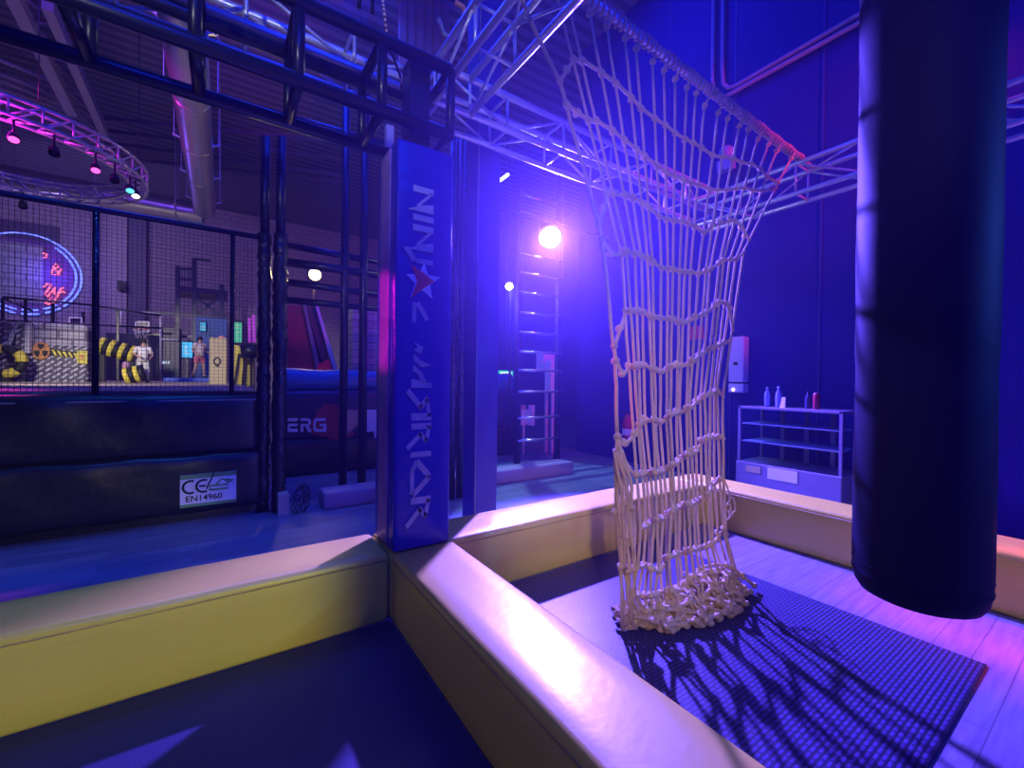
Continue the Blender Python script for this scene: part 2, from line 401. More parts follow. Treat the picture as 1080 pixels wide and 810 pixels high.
# ------------------------------------------------------------------ trusses
def truss(name, label, axis, a0, a1, b0, b1, z0, z1, r, m, bays, group, square=False, dz=0.0, rb=None, lace=True):
    """box truss with four chords along an axis and zig-zag lacing"""
    def pt(s, b, z):
        zz = z + dz * (s - a0) / (a1 - a0)
        return Vector((s, b, zz)) if axis == 'X' else Vector((b, s, zz))
    t = thing(name, label, 'truss', pt((a0+a1)/2, (b0+b1)/2, z0), group)
    rb = rb or r * .45
    for b in (b0, b1):
        for z in (z0, z1):
            mb = MB()
            if square: mb.bar(pt(a0,b,z), pt(a1,b,z), r * 2)
            else: mb.tube([pt(a0,b,z), pt(a1,b,z)], r, 10)
            mb.build('chord', m, t)
    L = (a1 - a0) / bays
    def brace(p, q, nm):
        mb = MB()
        if square: mb.bar(p, q, rb * 2)
        else: mb.tube([p, q], rb, 7)
        mb.build(nm, m, t)
    for i in range(bays + 1):
        s = a0 + L * i
        for b in (b0, b1): brace(pt(s,b,z0), pt(s,b,z1), 'upright')
        for z in (z0, z1): brace(pt(s,b0,z), pt(s,b1,z), 'cross_bar')
        if i < bays and lace:
            up = i % 2 == 0
            for b in (b0, b1): brace(pt(s,b,z0 if up else z1), pt(s+L,b,z1 if up else z0), 'diagonal')
            if i % 3 == 0: brace(pt(s,b0,z1), pt(s+L,b1,z1), 'diagonal')
    return t
truss('box_truss', 'heavy black box truss at upper left ending above the lettered pillar', 'X', -2.4, 1.235, 2.605, 3.06, 3.12, 3.55, .040, black, 8, None, False, rb=.031, lace=False)
truss('box_truss', 'long silver truss crossing behind the black truss and above the lettered pillar', 'X', -3.0, 5.05, 3.02, 3.31, 3.60, 3.88,   .026, silver, 13, 'silver lighting trusses')
truss('box_truss', 'silver truss on the right where the rope net bar ends, partly behind the punch bag', 'Y', -2.0, 3.31, 5.06, 5.36, 3.54, 3.86, .026, silver, 9, 'silver lighting trusses')
truss('box_truss', 'silver truss from the top of the lettered pillar up towards the viewer', 'Y', -2.0, 3.02, 1.30, 1.60, 3.60, 3.88, .026, silver, 8, 'silver lighting trusses')
# clamp and bunched cables at the crossing
tag(MB().tube([ony(463,20,2.9), ony(468,35,2.88), ony(478,42,2.86), ony(486,36,2.85), ony(484,22,2.86)], .016, 8).build('cable_loop', grey_steel), 'grey cable loop coiled on the truss crossing', 'cable')
tag(MB().tube([ony(480,2,2.84), ony(489,8,2.83), ony(492,24,2.83), ony(488,30,2.84)], .018, 8).build('ratchet_strap', mat('orange_strap', (.55,.22,.12), .7)), 'orange strap wrapped at the truss crossing', 'strap')
tag(MB().tube([ony(400,-30,2.58), ony(405,12,2.58), ony(408,35,2.62), ony(414,58,2.75), ony(422,80,2.9), ony(424,96,3.0)], .008, 7).build('tape_cord', stripe_mat('striped_tape', (.75,.5,.45), (.05,.04,.05), 14, 'Z')), 'red and white striped cord hanging across the black truss', 'cord')
for i, (u, v) in enumerate(((378, 8), (392, 14))):
    p = ony(u, -40, 2.75); q = ony(u + 1, v, 2.75)
    tag(MB().tube([p, (p + q) / 2 + Vector((.01, .02, 0)), q], .012, 7).build('hanging_cable', black_gloss), ['left black cable end dangling at the top of the black truss', 'right black cable end dangling at the top of the black truss'][i], 'cable')

# ------------------------------------------------------------------ the cargo net
def npt(u, v, off=0.0):
    d = ray(u, v); t = (1.70 + off + .1 * HC) / (d.y - .1 * d.z); return CAMP + d * t
Z = lambda pts, s, ox, oy: [(ox + x / s, oy + y / s) for x, y in pts]
ROWS = []
ROWS.append([(585,-14),(597,-6),(622,14),(640,28),(659,41),(671,52),(688,66),(700,75),(712,84),(724,93),(734,99),(743,112),(757,120),(767,126),(780,133),(789,138),(799,147),(810,153),(819,160),(834,168)])
ROWS.append([(611,63),(620,66),(637,79),(652,90),(665,103),(677,116),(690,125),(701,132),(712,141),(721,146),(729,150),(740,156),(751,164),(760,165),(771,166),(780,171),(790,172),(798,175),(806,182),(812,193)])
ROWS.append(Z([(160,30),(205,55),(240,85),(280,115),(330,155),(375,190),(410,220),(450,250),(490,270),(530,285),(570,300),(600,305),(640,325),(680,325),(715,325),(745,320),(780,315),(810,322),(850,335),(885,320)],4.05,590,120))
ROWS.append(Z([(245,345),(290,345),(320,360),(350,380),(385,405),(425,440),(460,450),(485,455),(520,460),(555,470),(590,490),(615,510),(645,480),(680,465),(700,460),(722,456),(740,455),(765,465),(785,500),(800,540)],4.05,590,120))
ROWS.append(Z([(265,600),(290,585),(318,594),(345,605),(380,620),(410,640),(435,660),(470,660),(500,670),(525,675),(555,675),(590,680),(610,680),(640,665),(670,640),(700,625),(725,620),(745,622),(765,618),(787,585)],4.05,590,120))
ROWS.append(Z([(190,160),(212,156),(235,160),(258,172),(280,185),(330,195),(355,194),(380,195),(420,215),(440,210),(475,190),(515,175),(550,150),(580,125),(600,115),(612,122),(622,135),(633,150),(637,200),(637,255)],4.26,620,290))
ROWS.append(Z([(202,410),(225,406),(255,405),(285,418),(320,435),(345,428),(380,405),(420,405),(460,397),(475,380),(490,363),(510,345),(535,335),(555,325),(570,320),(585,314),(600,310),(612,302),(625,295),(638,285)],4.26,620,290))
ROWS.append(Z([(205,715),(215,680),(245,655),(265,648),(282,645),(320,660),(345,650),(380,615),(400,616),(420,615),(450,600),(480,570),(510,545),(540,535),(560,526),(575,520),(585,520),(593,522),(600,530),(606,545)],4.26,620,290))
ROWS.append(Z([(160,175),(180,172),(200,170),(222,168),(240,165),(265,150),(290,130),(310,116),(330,105),(350,95),(370,85),(376,66),(385,52),(398,45),(410,40),(425,38),(438,36),(448,36),(458,38),(464,44)],3.52,630,450))
ROWS.append(Z([(160,375),(175,368),(190,360),(210,342),(230,340),(250,335),(270,318),(290,300),(310,293),(330,290),(350,283),(370,275),(390,265),(408,255),(413,225),(422,208),(436,203),(448,196),(458,190),(468,192)],3.52,630,450))
ROWS.append(Z([(150,520),(175,510),(198,525),(220,540),(235,520),(250,500),(265,480),(285,473),(300,470),(325,463),(350,455),(375,450),(400,445),(420,435),(440,420),(446,400),(454,385),(462,372),(470,380),(478,400)],3.52,630,450))
ROWS.append(Z([(130,620),(165,624),(200,625),(230,618),(260,610),(285,604),(312,598),(320,575),(340,560),(362,552),(384,546),(405,543),(425,541),(440,536),(455,532),(468,528),(480,530),(495,540),(510,555),(525,575)],3.52,630,450))
NC = 20
rnd = random.Random(3)
net = thing('cargo_net', 'knotted cream rope climbing net hanging from a bar over the dark mat', 'net', (2.4, 1.75, .02))
def even(row, sd, k=.34):
    rr = random.Random(sd); acc = [0]
    for p, q in zip(row, row[1:]): acc.append(acc[-1] + math.hypot(q[0]-p[0], (q[1]-p[1]) * .35))
    out = []
    for j in range(NC):
        t = (j + (rr.uniform(-k, k) if 0 < j < NC - 1 else 0)) / (NC - 1) * acc[-1]; i = 0
        while i < len(acc) - 2 and acc[i+1] < t: i += 1
        f = (t - acc[i]) / max(1e-6, acc[i+1] - acc[i]); out.append((row[i][0] + (row[i+1][0]-row[i][0])*f, row[i][1] + (row[i+1][1]-row[i][1])*f))
    return out
anch = {0: ROWS[0], 4: even(ROWS[4], 21), 7: even(ROWS[7], 22), 9: even(ROWS[9], 23), 10: even(ROWS[10], 24), 11: even(ROWS[11], 25, .2)}
AK = sorted(anch)
def col_u(j, v):
    A = [anch[k][j] for k in AK]
    if v <= A[0][1]: return A[0][0]
    for p, q in zip(A, A[1:]):
        if v <= q[1]: return p[0] + (q[0]-p[0]) * (v-p[1]) / max(1e-6, q[1]-p[1])
    return A[-1][0]
def row_v(r, u):
    pts = ROWS[r]
    for p, q in zip(pts, pts[1:]):
        if min(p[0], q[0]) <= u <= max(p[0], q[0]) and p[0] != q[0]: return p[1] + (q[1]-p[1]) * (u-p[0]) / (q[0]-p[0])
    return pts[0][1] if u < pts[0][0] else pts[-1][1]
node = []
for r, row in enumerate(ROWS):
    fold = min(1, r / 8) * .05; L_ = []
    for j in range(NC):
        if r in anch: u, v = anch[r][j]
        else:
            v = row[j][1]
            for _ in range(8): u = col_u(j, v); v = .5 * v + .5 * row_v(r, u)
        L_.append(npt(u, v, fold * math.sin(j * 1.7 + r * .5)))
    node.append(L_)
# left edge rope (column 0) with its loops
L0 = [npt(*p) for p in ((538,-34),(557,17),(590,85),(597,110),(614,172),(631,235),(635,253),(641,305),(647,365),(649,380),(650,420),(651,460))]
def rope_path(P, wob=.004, sub=3):
    out = []
    for a, b in zip(P, P[1:]):
        for k in range(sub):
            t = k / sub; p = a.lerp(b, t)
            if k: p += Vector((rnd.uniform(-wob, wob), rnd.uniform(-wob, wob), 0))
            out.append(p)
    out.append(P[-1]); return out
# the heap: every cord runs down, forward on the mat and back in loops
heap_rows = [[] for _ in range(4)]
for j in range(NC):
    f = j / (NC - 1)
    top = node[-1][j]
    gx = 1.985 + 1.02 * f
    front = 1.70 - .05 * f - .16 * math.sin(f * math.pi * .9) + rnd.uniform(-.03, .02)
    back = 1.80 + .08 * f + rnd.uniform(-.04, .04)
    z_ = lambda a, b: rnd.uniform(a, b)
    hp = [Vector((gx + rnd.uniform(-.03,.03), front + .06, z_(.09,.14) * (.5 + f))),
          Vector((gx + .05 + rnd.uniform(-.03,.03), front, .034)),
          Vector((gx + .02 + rnd.uniform(-.04,.04), (front+back)/2, z_(.07,.17))),
          Vector((gx - .02 + rnd.uniform(-.04,.04), back, z_(.035,.12))),
          Vector((gx + .06 + rnd.uniform(-.04,.04), (front*.7+back*.3), z_(.06,.12))),
          Vector((gx + .11 + rnd.uniform(-.03,.03), front + rnd.uniform(.0,.06), .036)),
          Vector((gx + .07 + rnd.uniform(-.04,.04), (front+back)/2 - .02, z_(.035,.09)))]
    for q, i in enumerate((0, 2, 4, 5)): heap_rows[q].append(hp[i] + Vector((0, 0, .008)))
    P = [node[r][j] for r in range(len(ROWS))]
    MB().tube(rope_path(P, .0035, 2) + rope_path([top + (hp[0]-top)*.5 + Vector((.01,-.02,.02))] + hp, .008, 3), .0098, 7).build('vertical_rope', rope, net)
def knots(mb, pts, r):
    r *= 1.12
    for p in pts:
        mb.ball(p + Vector((0, -.004, 0)), r, (1.15, 1.0, .95), 7, 5)
        mb.ball(p + Vector((rnd.uniform(-.012,.012), .004, rnd.uniform(-.012,.012))), r * .8, (1, 1, 1.2), 6, 4)
def hrow(pts, nm='horizontal_rope', rr=.0125, sag=.006):
    mb = MB(); path = []
    for a, b in zip(pts, pts[1:]):
        for k in range(4):
            t = k / 4; p = a.lerp(b, t); p.z -= sag * math.sin(math.pi * t) * min(1, (b - a).length / .06); p.y -= .009; path.append(p)
    path.append(pts[-1] + Vector((0, -.009, 0)))
    mb.tube(path, rr, 7); knots(mb, pts[1:-1] if len(pts) > 3 else pts, rr * 1.75)
    mb.build(nm, rope, net)
row_left = {1: L0[2], 2: L0[3], 3: L0[5], 4: L0[6], 5: L0[8], 6: L0[9], 7: L0[11], 8: npt(654, 474)}
for r in range(1, len(ROWS)):
    pts = list(node[r])
    if r in row_left:
        a = row_left[r]; b = pts[0]
        mid = a.lerp(b, .5)
        if r in (4, 6, 7, 8): mid = a.lerp(b, .45) - Vector((0, 0, .05 if r != 6 else .07))
        pts = [a, mid] + pts
    hrow(pts)
for q in range(4): hrow([p for p in heap_rows[q]], rr=.0125, sag=-.004)
for k in range(72):
    f = rnd.random() ** .85; gx = 2.02 + 1.0 * f; fr = 1.64 - .16 * math.sin(f * math.pi * .9); ln = rnd.uniform(.12, .30); ang = rnd.choice((rnd.uniform(-1.3, -.5), rnd.uniform(-1.3, -.5), rnd.uniform(-.3, .3)))
    dep = rnd.uniform(0, .30); x0, y0, z0 = gx + rnd.uniform(-.03, .03), fr + dep, .035 + rnd.uniform(0, .55) * dep * (.5 + .8 * f)
    P = [Vector((x0 + ln * t * math.cos(ang) + .02 * math.sin(5 * t + k), max(fr - .02, y0 + ln * t * math.sin(ang)), max(.034, z0 + .05 * math.sin(math.pi * t) - .04 * t))) for t in (0, .2, .4, .6, .8, 1.0)]
    mb = MB().tube(rope_path(P, .004, 2), .0115, 6); knots(mb, [P[0], P[3], P[-1]], .0185); mb.build('heaped_cord', rope, net)
# left edge: one long cord, knots at the loops, then a bundle of cords down to the mat
mb = MB(); mb.tube(rope_path(L0, .003, 3), .0125, 7); knots(mb, [L0[i] for i in (2, 3, 5, 6, 8, 9, 11)], .021); mb.build('edge_rope', rope, net)
for k in range(7):
    du = k * 2.6
    P = [L0[-1] if k % 2 else npt(648, 474)]
    for v in (500, 535, 570, 600, 630): P.append(npt(649 + du + (v - 500) * .045 + rnd.uniform(-2, 2), v + rnd.uniform(-4, 4), rnd.uniform(-.05, .03)))
    e = onz(656 + du * 2.2, 664 - k * 1.6, .035); P.append(e)
    P.append(e + Vector((.09 + .03 * k, -.03 + .02 * k, 0))); P.append(e + Vector((.2 + .05 * k, .05, .02)))
    mb = MB().tube(rope_path(P, .006, 3), .0115, 7)
    knots(mb, [P[2 + k % 3], P[4]], .019)
    mb.build('edge_rope', rope, net)
# right edge frayed tails
for k, (u, v) in enumerate(((768, 525), (774, 535), (770, 540))):
    a = npt(764, 505 + k * 14); P = [a, npt(u, v - 8, -.02), npt(u + 2, v + 3, -.03), npt(u - 4, v + 10, -.01), npt(u - 6, v + 3)]
    MB().tube(rope_path(P, .002, 3), .006, 6).build('loose_tail', rope, net)
# the bar and its lashing
barA = npt(500, -88, .02); barB = npt(845, 171, .02)
bar = thing('hanging_bar', 'round bar spanning the trusses that carries the rope net', 'bar', (barA + barB) / 2)
UPO = Vector((0, 0, .028))
MB().tube([barA + UPO, barB + UPO + (barB - barA).normalized() * .25], .026, 12).build('pipe', silver, bar)
mb = MB(); d = (barB - barA); n = 620; e1 = Vector((0, 0, 1)); e2 = d.normalized().cross(e1)
turns = 78; path = []
for i in range(n):
    t = i / (n - 1); a = 2 * math.pi * turns * t
    path.append(barA.lerp(barB, t) + UPO + (e1 * math.cos(a) + e2 * math.sin(a)) * (.036 + .004 * math.sin(t * 90)))
mb.tube(path, .0105, 5); mb.build('rope_lashing', rope_red, net)
for j in range(NC):
    p = node[0][j]; mb = MB(); knots(mb, [p + Vector((0, 0, .005))], .022); mb.tube([p, p + UPO + Vector((0, -.035, .02))], .009, 6); mb.build('top_knot', rope, net)

# ------------------------------------------------------------------ punch bag
BD = 2.62; az = math.radians(12.33); bx, by = BD * math.cos(az), BD * math.sin(az); BR = .229
d = ray(985, 652); zb = HC + d.z / math.hypot(d.x, d.y) * (BD - BR * .75)
bag = thing('punch_bag', 'big dark blue cylindrical punch bag hanging at right over the mat', 'punch bag', (bx, by, zb))
prof = [(.001, .006), (BR*.5, .0), (BR*.75, .004), (BR*.88, .018), (BR*.96, .05), (BR*.99, .09), (BR, .13)]
zz = .13
while zz < 2.75:
    zz += .06; prof.append((BR * (1 + .006 * math.sin(zz * 5) + .003 * math.sin(zz * 13) + .028 * zz / 2.7 - (.012 if abs(zz - 1.0) < .04 else 0)), zz))
prof += [(BR*1.0, 2.84), (BR*.6, 2.87), (.02, 2.87)]
MB().lathe((bx, by, zb), prof, 56).build('body', bagm, bag)
mb = MB()
for h in (.10, .145): mb.lathe((bx, by, zb + h), [(BR*1.004, -.008), (BR*1.012, 0), (BR*1.004, .008)], 56, cap=False)
mb.build('stitched_band', bagm, bag)
mb = MB()
for k in range(4):
    a = k * math.pi / 2 + .4; mb.bar((bx + BR*.9*math.cos(a), by + BR*.9*math.sin(a), zb + 2.82), (bx, by, zb + 3.3), .04, .006)
mb.build('strap', black, bag)
MB().tube([(bx, by, zb + 3.28), (bx, by, CEIL)], .012, 8).build('hanging_cable', grey_steel, bag)

# ------------------------------------------------------------------ black padded base of the play arena, fence
PY = 5.46
ab = thing('foam_block', 'tall black two-tier padded base of the play arena with safety label', 'padded base', (-2.0, 5.9, 0))
MB().rbox((-4.6, PY + .02, .70), (.30, 6.29, 1.31), .05, bulge=.03, amp=.022, sd=4).build('upper_pad', black_vinyl, ab)
MB().rbox((-4.6, PY, .10), (.345, 6.29, .695), .06, bulge=.03, amp=.016, sd=6).build('lower_pad', black_vinyl, ab)
MB().box((-4.6, PY + .12, 0), (.25, 6.2, .11)).build('plinth', black, ab)
MB().tube([(-4.6, PY + .015, 1.255), (-2, PY + .008, 1.25), (.29, PY + .012, 1.262)], .008, 6).build('piping', grey_steel, ab)
# label
c00 = ony(190, 535, PY); c10 = ony(249, 526, PY); cw = c10.x - c00.x; ch = ony(190, 501, PY).z - c00.z
yl = PY - .045
lab = MB().box((c00.x, yl, c00.z), (c10.x, yl + .012, c00.z + ch)).build('safety_label', white_print, ab); lab['label'] = 'white and green CE safety label'
for f0, f1 in ((.87, 1), (0, .09)): MB().box((c00.x, yl - .002, c00.z + ch * f0), (c10.x, yl, c00.z + ch * f1)).build('green_band', green_print, lab)
sx = lambda t: c00.x + cw * t
sz = lambda t: c00.z + ch * t
text_mesh('EN14960', ch * .25, (sx(.09), yl - .003, sz(.17)), (1, 0, 0), (0, 0, 1), .001, 'label_text', ink, lab, .0012)
def arc(cx_, cz_, r, a0, a1, n=14): return [(sx(cx_) + ch * r * math.cos(math.radians(a0 + (a1 - a0) * i / n)), yl - .003, sz(cz_) + ch * r * math.sin(math.radians(a0 + (a1 - a0) * i / n))) for i in range(n + 1)]
mb = MB(); mb.tube(arc(.18, .62, .19, 65, 295), .010, 6); mb.tube(arc(.41, .62, .19, 65, 295), .010, 6); mb.tube([(sx(.33), yl - .003, sz(.62)), (sx(.44), yl - .003, sz(.62))], .009, 6)
mb.tube([(sx(.46), yl - .003, sz(.52)), (sx(.59), yl - .003, sz(1.0))], .007, 6); mb.build('ce_mark', ink, lab)
mb = MB(); mb.tube([(sx(a), yl - .003, sz(b)) for a, b in ((.52,.47),(.84,.47),(.84,.60),(.52,.60),(.52,.47))], .010, 6)
mb.tube([(sx(a), yl - .003, sz(b)) for a, b in ((.62,.62),(.74,.80),(.86,.66),(.95,.72),(.80,.76))], .009, 6); mb.build('green_emblem', green_print, lab)

FY = 5.56
fence = thing('netting_fence', 'black framed fence with fine square netting standing on the padded base', 'fence', (-1.2, FY, 1.3))
zr = 3.07
for (u, w) in ((101, .055), (245, .045)):
    x = ony(u, 300, FY).x
    MB().tube([(x, FY, 1.29), (x, FY, zr)], w / 2, 10).build('post', black_gloss, fence)
x = ony(-60, 300, FY).x; MB().tube([(x, FY, 1.29), (x, FY, zr)], .027, 10).build('post', black_gloss, fence)
MB().tube([(-4.5, FY, zr), (ony(277, 520, FY).x - .07, FY, zr)], .028, 10).build('top_rail', black, fence)
MB().tube([(-4.5, FY, 1.33), (.30, FY, 1.33)], .018, 8).build('bottom_rail', black, fence)
mb = MB(); sp = .037; x = -2.9
while x < .28: mb.bar((x, FY, 1.33), (x, FY, zr), .0032); x += sp
zz = 1.35
while zz < zr: mb.bar((-2.9, FY + .002, zz), (.28, FY + .002, zz), .0032); zz += sp
mb.build('netting', black, fence)['kind'] = 'stuff'
# wrapped end posts down to the floor
for u, r, lab_, sd in ((277, .068, 'left of the two black wrapped posts at the end of the netting fence', 1), (287, .074, 'right of the two black wrapped posts at the end of the netting fence', 2)):
    x = ony(u, 520, FY).x + (.055 if sd == 2 else .0); rr = random.Random(sd)
    t = thing('wrapped_post', lab_, 'post', (x, FY - (0 if sd == 1 else .06), 0), 'black wrapped posts')
    yy = FY - (0 if sd == 1 else .10)
    n = 70; pts = [(x + rr.uniform(-.006,.006), yy + rr.uniform(-.006,.006), .012 + 3.1 * i / n) for i in range(n + 1)]
    MB().tube(pts, [r * rr.uniform(.88, 1.1) for _ in pts], 12).build('wrap', black_gloss, t)
    MB().box((x - .075, yy - .09, 0), (x + .075, yy + .09, .012)).build('base_plate', black, t)
    MB().tube([(x, yy, 3.1), (x, yy, 4.2)], .05, 10).build('pole', black, t)
p = onz(297, 541)
tag(MB().box((p.x - .045, p.y - .1, 0), (p.x + .06, p.y + .06, .23)).build('plywood_offcut', mat('pale_wood', (.45, .38, .36), .7), bevel=.004), 'small pale block standing at the foot of the wrapped posts', 'block')
# tangled black net on the floor
p = onz(318, 541); rr = random.Random(5); mb = MB()
for k in range(24):
    a = rr.uniform(0, 6.28); pts = []
    for i in range(9):
        h = i / 8; R_ = .115 * math.sin(math.pi * (.18 + .75 * h)) * rr.uniform(.75, 1.1); aa = a + h * rr.uniform(1.0, 3.2)
        pts.append(p + Vector((R_ * math.cos(aa) * .9 - .03 + .05 * h, R_ * math.sin(aa) * .6, .008 + h * .32)))
    mb.tube(pts, .0028, 5)
tag(mb.build('ball_net', black), 'bundled black mesh net lying on the floor beside the wrapped posts', 'net bag')

# ------------------------------------------------------------------ curb, second pit beyond
tag(MB().rbox((.95, 5.22, 0), (4.75, 5.55, .19), .02, bulge=.004).build('foam_curb', mat('lilac_vinyl', (.34, .26, .40), .5)), 'low lilac foam curb on the floor behind the pillars', 'curb')
CY0 = 7.25
iw = thing('inflatable_wall', 'low dark inflatable wall with blue top tube and printed lettering', 'inflatable', (2.2, CY0 + .3, 0))
MB().rbox((.66, CY0, .55), (5.0, CY0 + .8, 1.30), .05, bulge=.03, amp=.01, sd=8).build('wall_pad', mat('dark_inflatable', (.02, .02, .07), .4, bump=.2, bscale=6), iw)
MB().rbox((.66, CY0 - .04, .0), (5.0, CY0 + .8, .56), .06, bulge=.02, amp=.01, sd=12).build('base_pad', black_vinyl, iw)
n = 30; MB().tube([(.66 + 4.34 * i / n, CY0 + .30, 1.46) for i in range(n + 1)], [.19 + .012 * math.sin(i * 1.1) for i in range(n + 1)], 14).build('top_tube', mat('teal_inflatable', (.03, .18, .42), .35, bump=.2, bscale=5), iw)
yb = CY0 - .048
def flat(pts, y, m, nm, parent, dep=.006): return MB().prism([ony(u, v, y) for u, v in pts], (0, dep, 0)).build(nm, m, parent)
splash = []
rr = random.Random(2)
for i in range(36):
    a = 2 * math.pi * i / 36; R1 = 1 + rr.uniform(-.22, .18); splash.append((352 + 26 * R1 * math.cos(a), 445 + 19 * R1 * math.sin(a)))
flat(splash[::-1], yb, mat('red_splash', (.42, .03, .05), .5), 'red_splash', iw)
flat([(365, 432), (380, 433), (381, 445), (364, 460)], yb - .008, mat('peach_print', (.60, .38, .26), .5), 'print_patch', iw)
flat([(387, 432), (398, 432), (398, 462), (395, 462), (394, 455), (387, 456)], yb - .008, white_print, 'print_patch', iw)
o1 = ony(303, 455.5, yb - .008); hgt = ony(303, 441, yb - .008).z - o1.z
def stroke_letters(parent, y):
    mb = MB()
    L = lambda pts: mb.prism([ony(u, v, y) for u, v in pts], (0, .005, 0))
    for (a, b) in ((441, 444.3), (446.8, 449.6), (452.2, 455.6)): L([(303.5, a), (314.5, a), (313.5, b), (303.5, b)])
    L([(303.5, 447), (306, 447), (306, 455), (303.5, 455)])
    L([(317, 441), (326, 441), (328, 443), (328, 447), (326, 449), (329, 455.5), (325, 455.5), (322, 449.5), (320, 449.5), (320, 455.5), (317, 455.5), (317, 447), (325, 447), (325, 444), (317, 444)])
    L([(333, 441), (344, 441), (343, 444), (334.5, 444), (333, 446), (333, 451), (334.5, 452.5), (341, 452.5), (341, 449.5), (337, 449.5), (337, 447), (344.5, 447), (344, 455.5), (333, 455.5), (330.5, 453), (330.5, 444)])
    return mb.build('lettering', white_print, parent)
stroke_letters(iw, yb - .010)
for u in (548, 557): flat([(u, 427), (u + 7, 427), (u + 7, 449), (u, 449)], yb, white_print if u > 550 else mat('peach_print', (.6, .38, .26), .5), 'print_patch', iw)

# climbing frame of black tubes
CFY = 6.35
cf = thing('climbing_frame', 'black tubular frame of posts and rails standing left of the lettered pillar', 'frame', (1.6, CFY, 0))
for u, r in ((362, .055), (382, .06)):
    x = ony(u, 440, CFY).x; MB().tube([(x, CFY, 0), (x, CFY, 5.8)], r, 10).build('post', black, cf)
for (va, vb, r) in ((258, 277, .045), (276, 290, .06), (297, 311, .05), (316, 326, .045)):
    a, b = ony(300, va, CFY), ony(402, vb, CFY); MB().tube([a, b], r, 8).build('rail', black, cf)
a, b = ony(284, 118, CFY), ony(430, 160, CFY); MB().tube([a, b], .05, 8).build('rail', black, cf)
# pole pair at the right of the lettered pillar
for i, u in enumerate((477, 486)):
    x = ony(u, 400, 4.9).x
    tag(MB().tube([(x, 4.9, 0), (x, 4.9, 4.6)], .05, 12).build('steel_pole', black_gloss), ['left of the two glossy black poles just right of the lettered pillar', 'right of the two glossy black poles just right of the lettered pillar'][i], 'pole', 'glossy black poles')
tag(MB().tube([(ony(517, 400, 6.0).x, 6.0, 0), (ony(517, 400, 6.0).x, 6.0, 5.2)], .06, 12).build('steel_pole', black), 'tall black pole just right of the plain blue column', 'pole')

# striped slide beyond, tilted panels
sl = thing('slide', 'steep red and black inflatable slide with white edges behind the climbing frame', 'slide', (2.6, 10.2, 0))
SYY = 10.0
def leaning(u0, v0, u1, v1, u2, v2, u3, v3, m, nm, dep=.2): return MB().prism([ony(u0, v0, SYY), ony(u1, v1, SYY), ony(u2, v2, SYY), ony(u3, v3, SYY)], (0, dep, 0)).build(nm, m, sl)
MB().box((.9, SYY + .01, 0), (3.6, SYY + .9, 1.65)).build('base_block', mat('slide_dark', (.03, .03, .06), .45), sl)
leaning(303, 322, 322, 322, 340, 396, 303, 396, mat('slide_red', (.35, .02, .04), .45), 'side_panel', .9)
leaning(322, 322, 333, 322, 356, 396, 344, 396, mat('slide_dark', (.03, .03, .06), .45), 'slide_lane', .5)
leaning(318, 320, 321, 320, 339, 396, 334, 396, mat('slide_grey', (.25, .22, .25), .5), 'edge_tube', -.12)
leaning(330, 318, 333, 318, 357, 396, 352, 396, white_print, 'edge_tube', -.12)
flat([(336, 384), (348, 378), (352, 396), (333, 396)], SYY - .14, lett_red, 'print_patch', sl)
tag(MB().slab(372, 322, 398, 392, 9.0, .5).build('pale_block_wall', brick_mat('pale_blockwork', (.30, .34, .42), (.27, .30, .38), (.14, .16, .2), .3, .15, .01), bevel=.01), 'pale blockwork stub wall behind the climbing frame', 'wall block')
x = onx
fl = thing('flood_light', 'warm yellowish flood light glowing beyond the climbing frame', 'lamp', ony(332, 296, 11.0))
c = ony(332, 290, 11.0)
MB().lathe((c.x, c.y, c.z), [(.13, -.02), (.16, .0), (.16, .16), (.08, .24)], 18, 'Y').build('housing', black, fl)
MB().lathe((c.x, c.y - .035, c.z), [(.01, 0), (.13, .002), (.13, .03)], 18, 'Y').build('lens', emat('warm_lens', (1, .72, .25), 22), fl)
MB().bar((c.x, c.y + .1, .0), (c.x, c.y + .1, c.z - .1), .05).build('stand', black, fl)

# ------------------------------------------------------------------ ladder rig with stage lamps
LY = 6.25
lad = thing('ladder_rig', 'tall black ladder frame with many shiny rungs under the bright lamp', 'ladder', (4.6, LY, 0))
xa, xb = ony(546, 420, LY).x, ony(588, 420, LY).x
for x in (xa, xb):
    MB().bar((x, LY, 0), (x, LY, 5.4), .09, .09).build('rail', black, lad)
for v in (212, 229, 272, 291, 311, 332, 352, 372, 391, 413, 440, 463):
    z = ony(567, v, LY).z; MB().tube([(xa - .02, LY - .05, z), (xb + .02, LY - .05, z)], .022, 10).build('rung', mat('polished_steel', (.7, .7, .75), .18, metal=.8), lad)
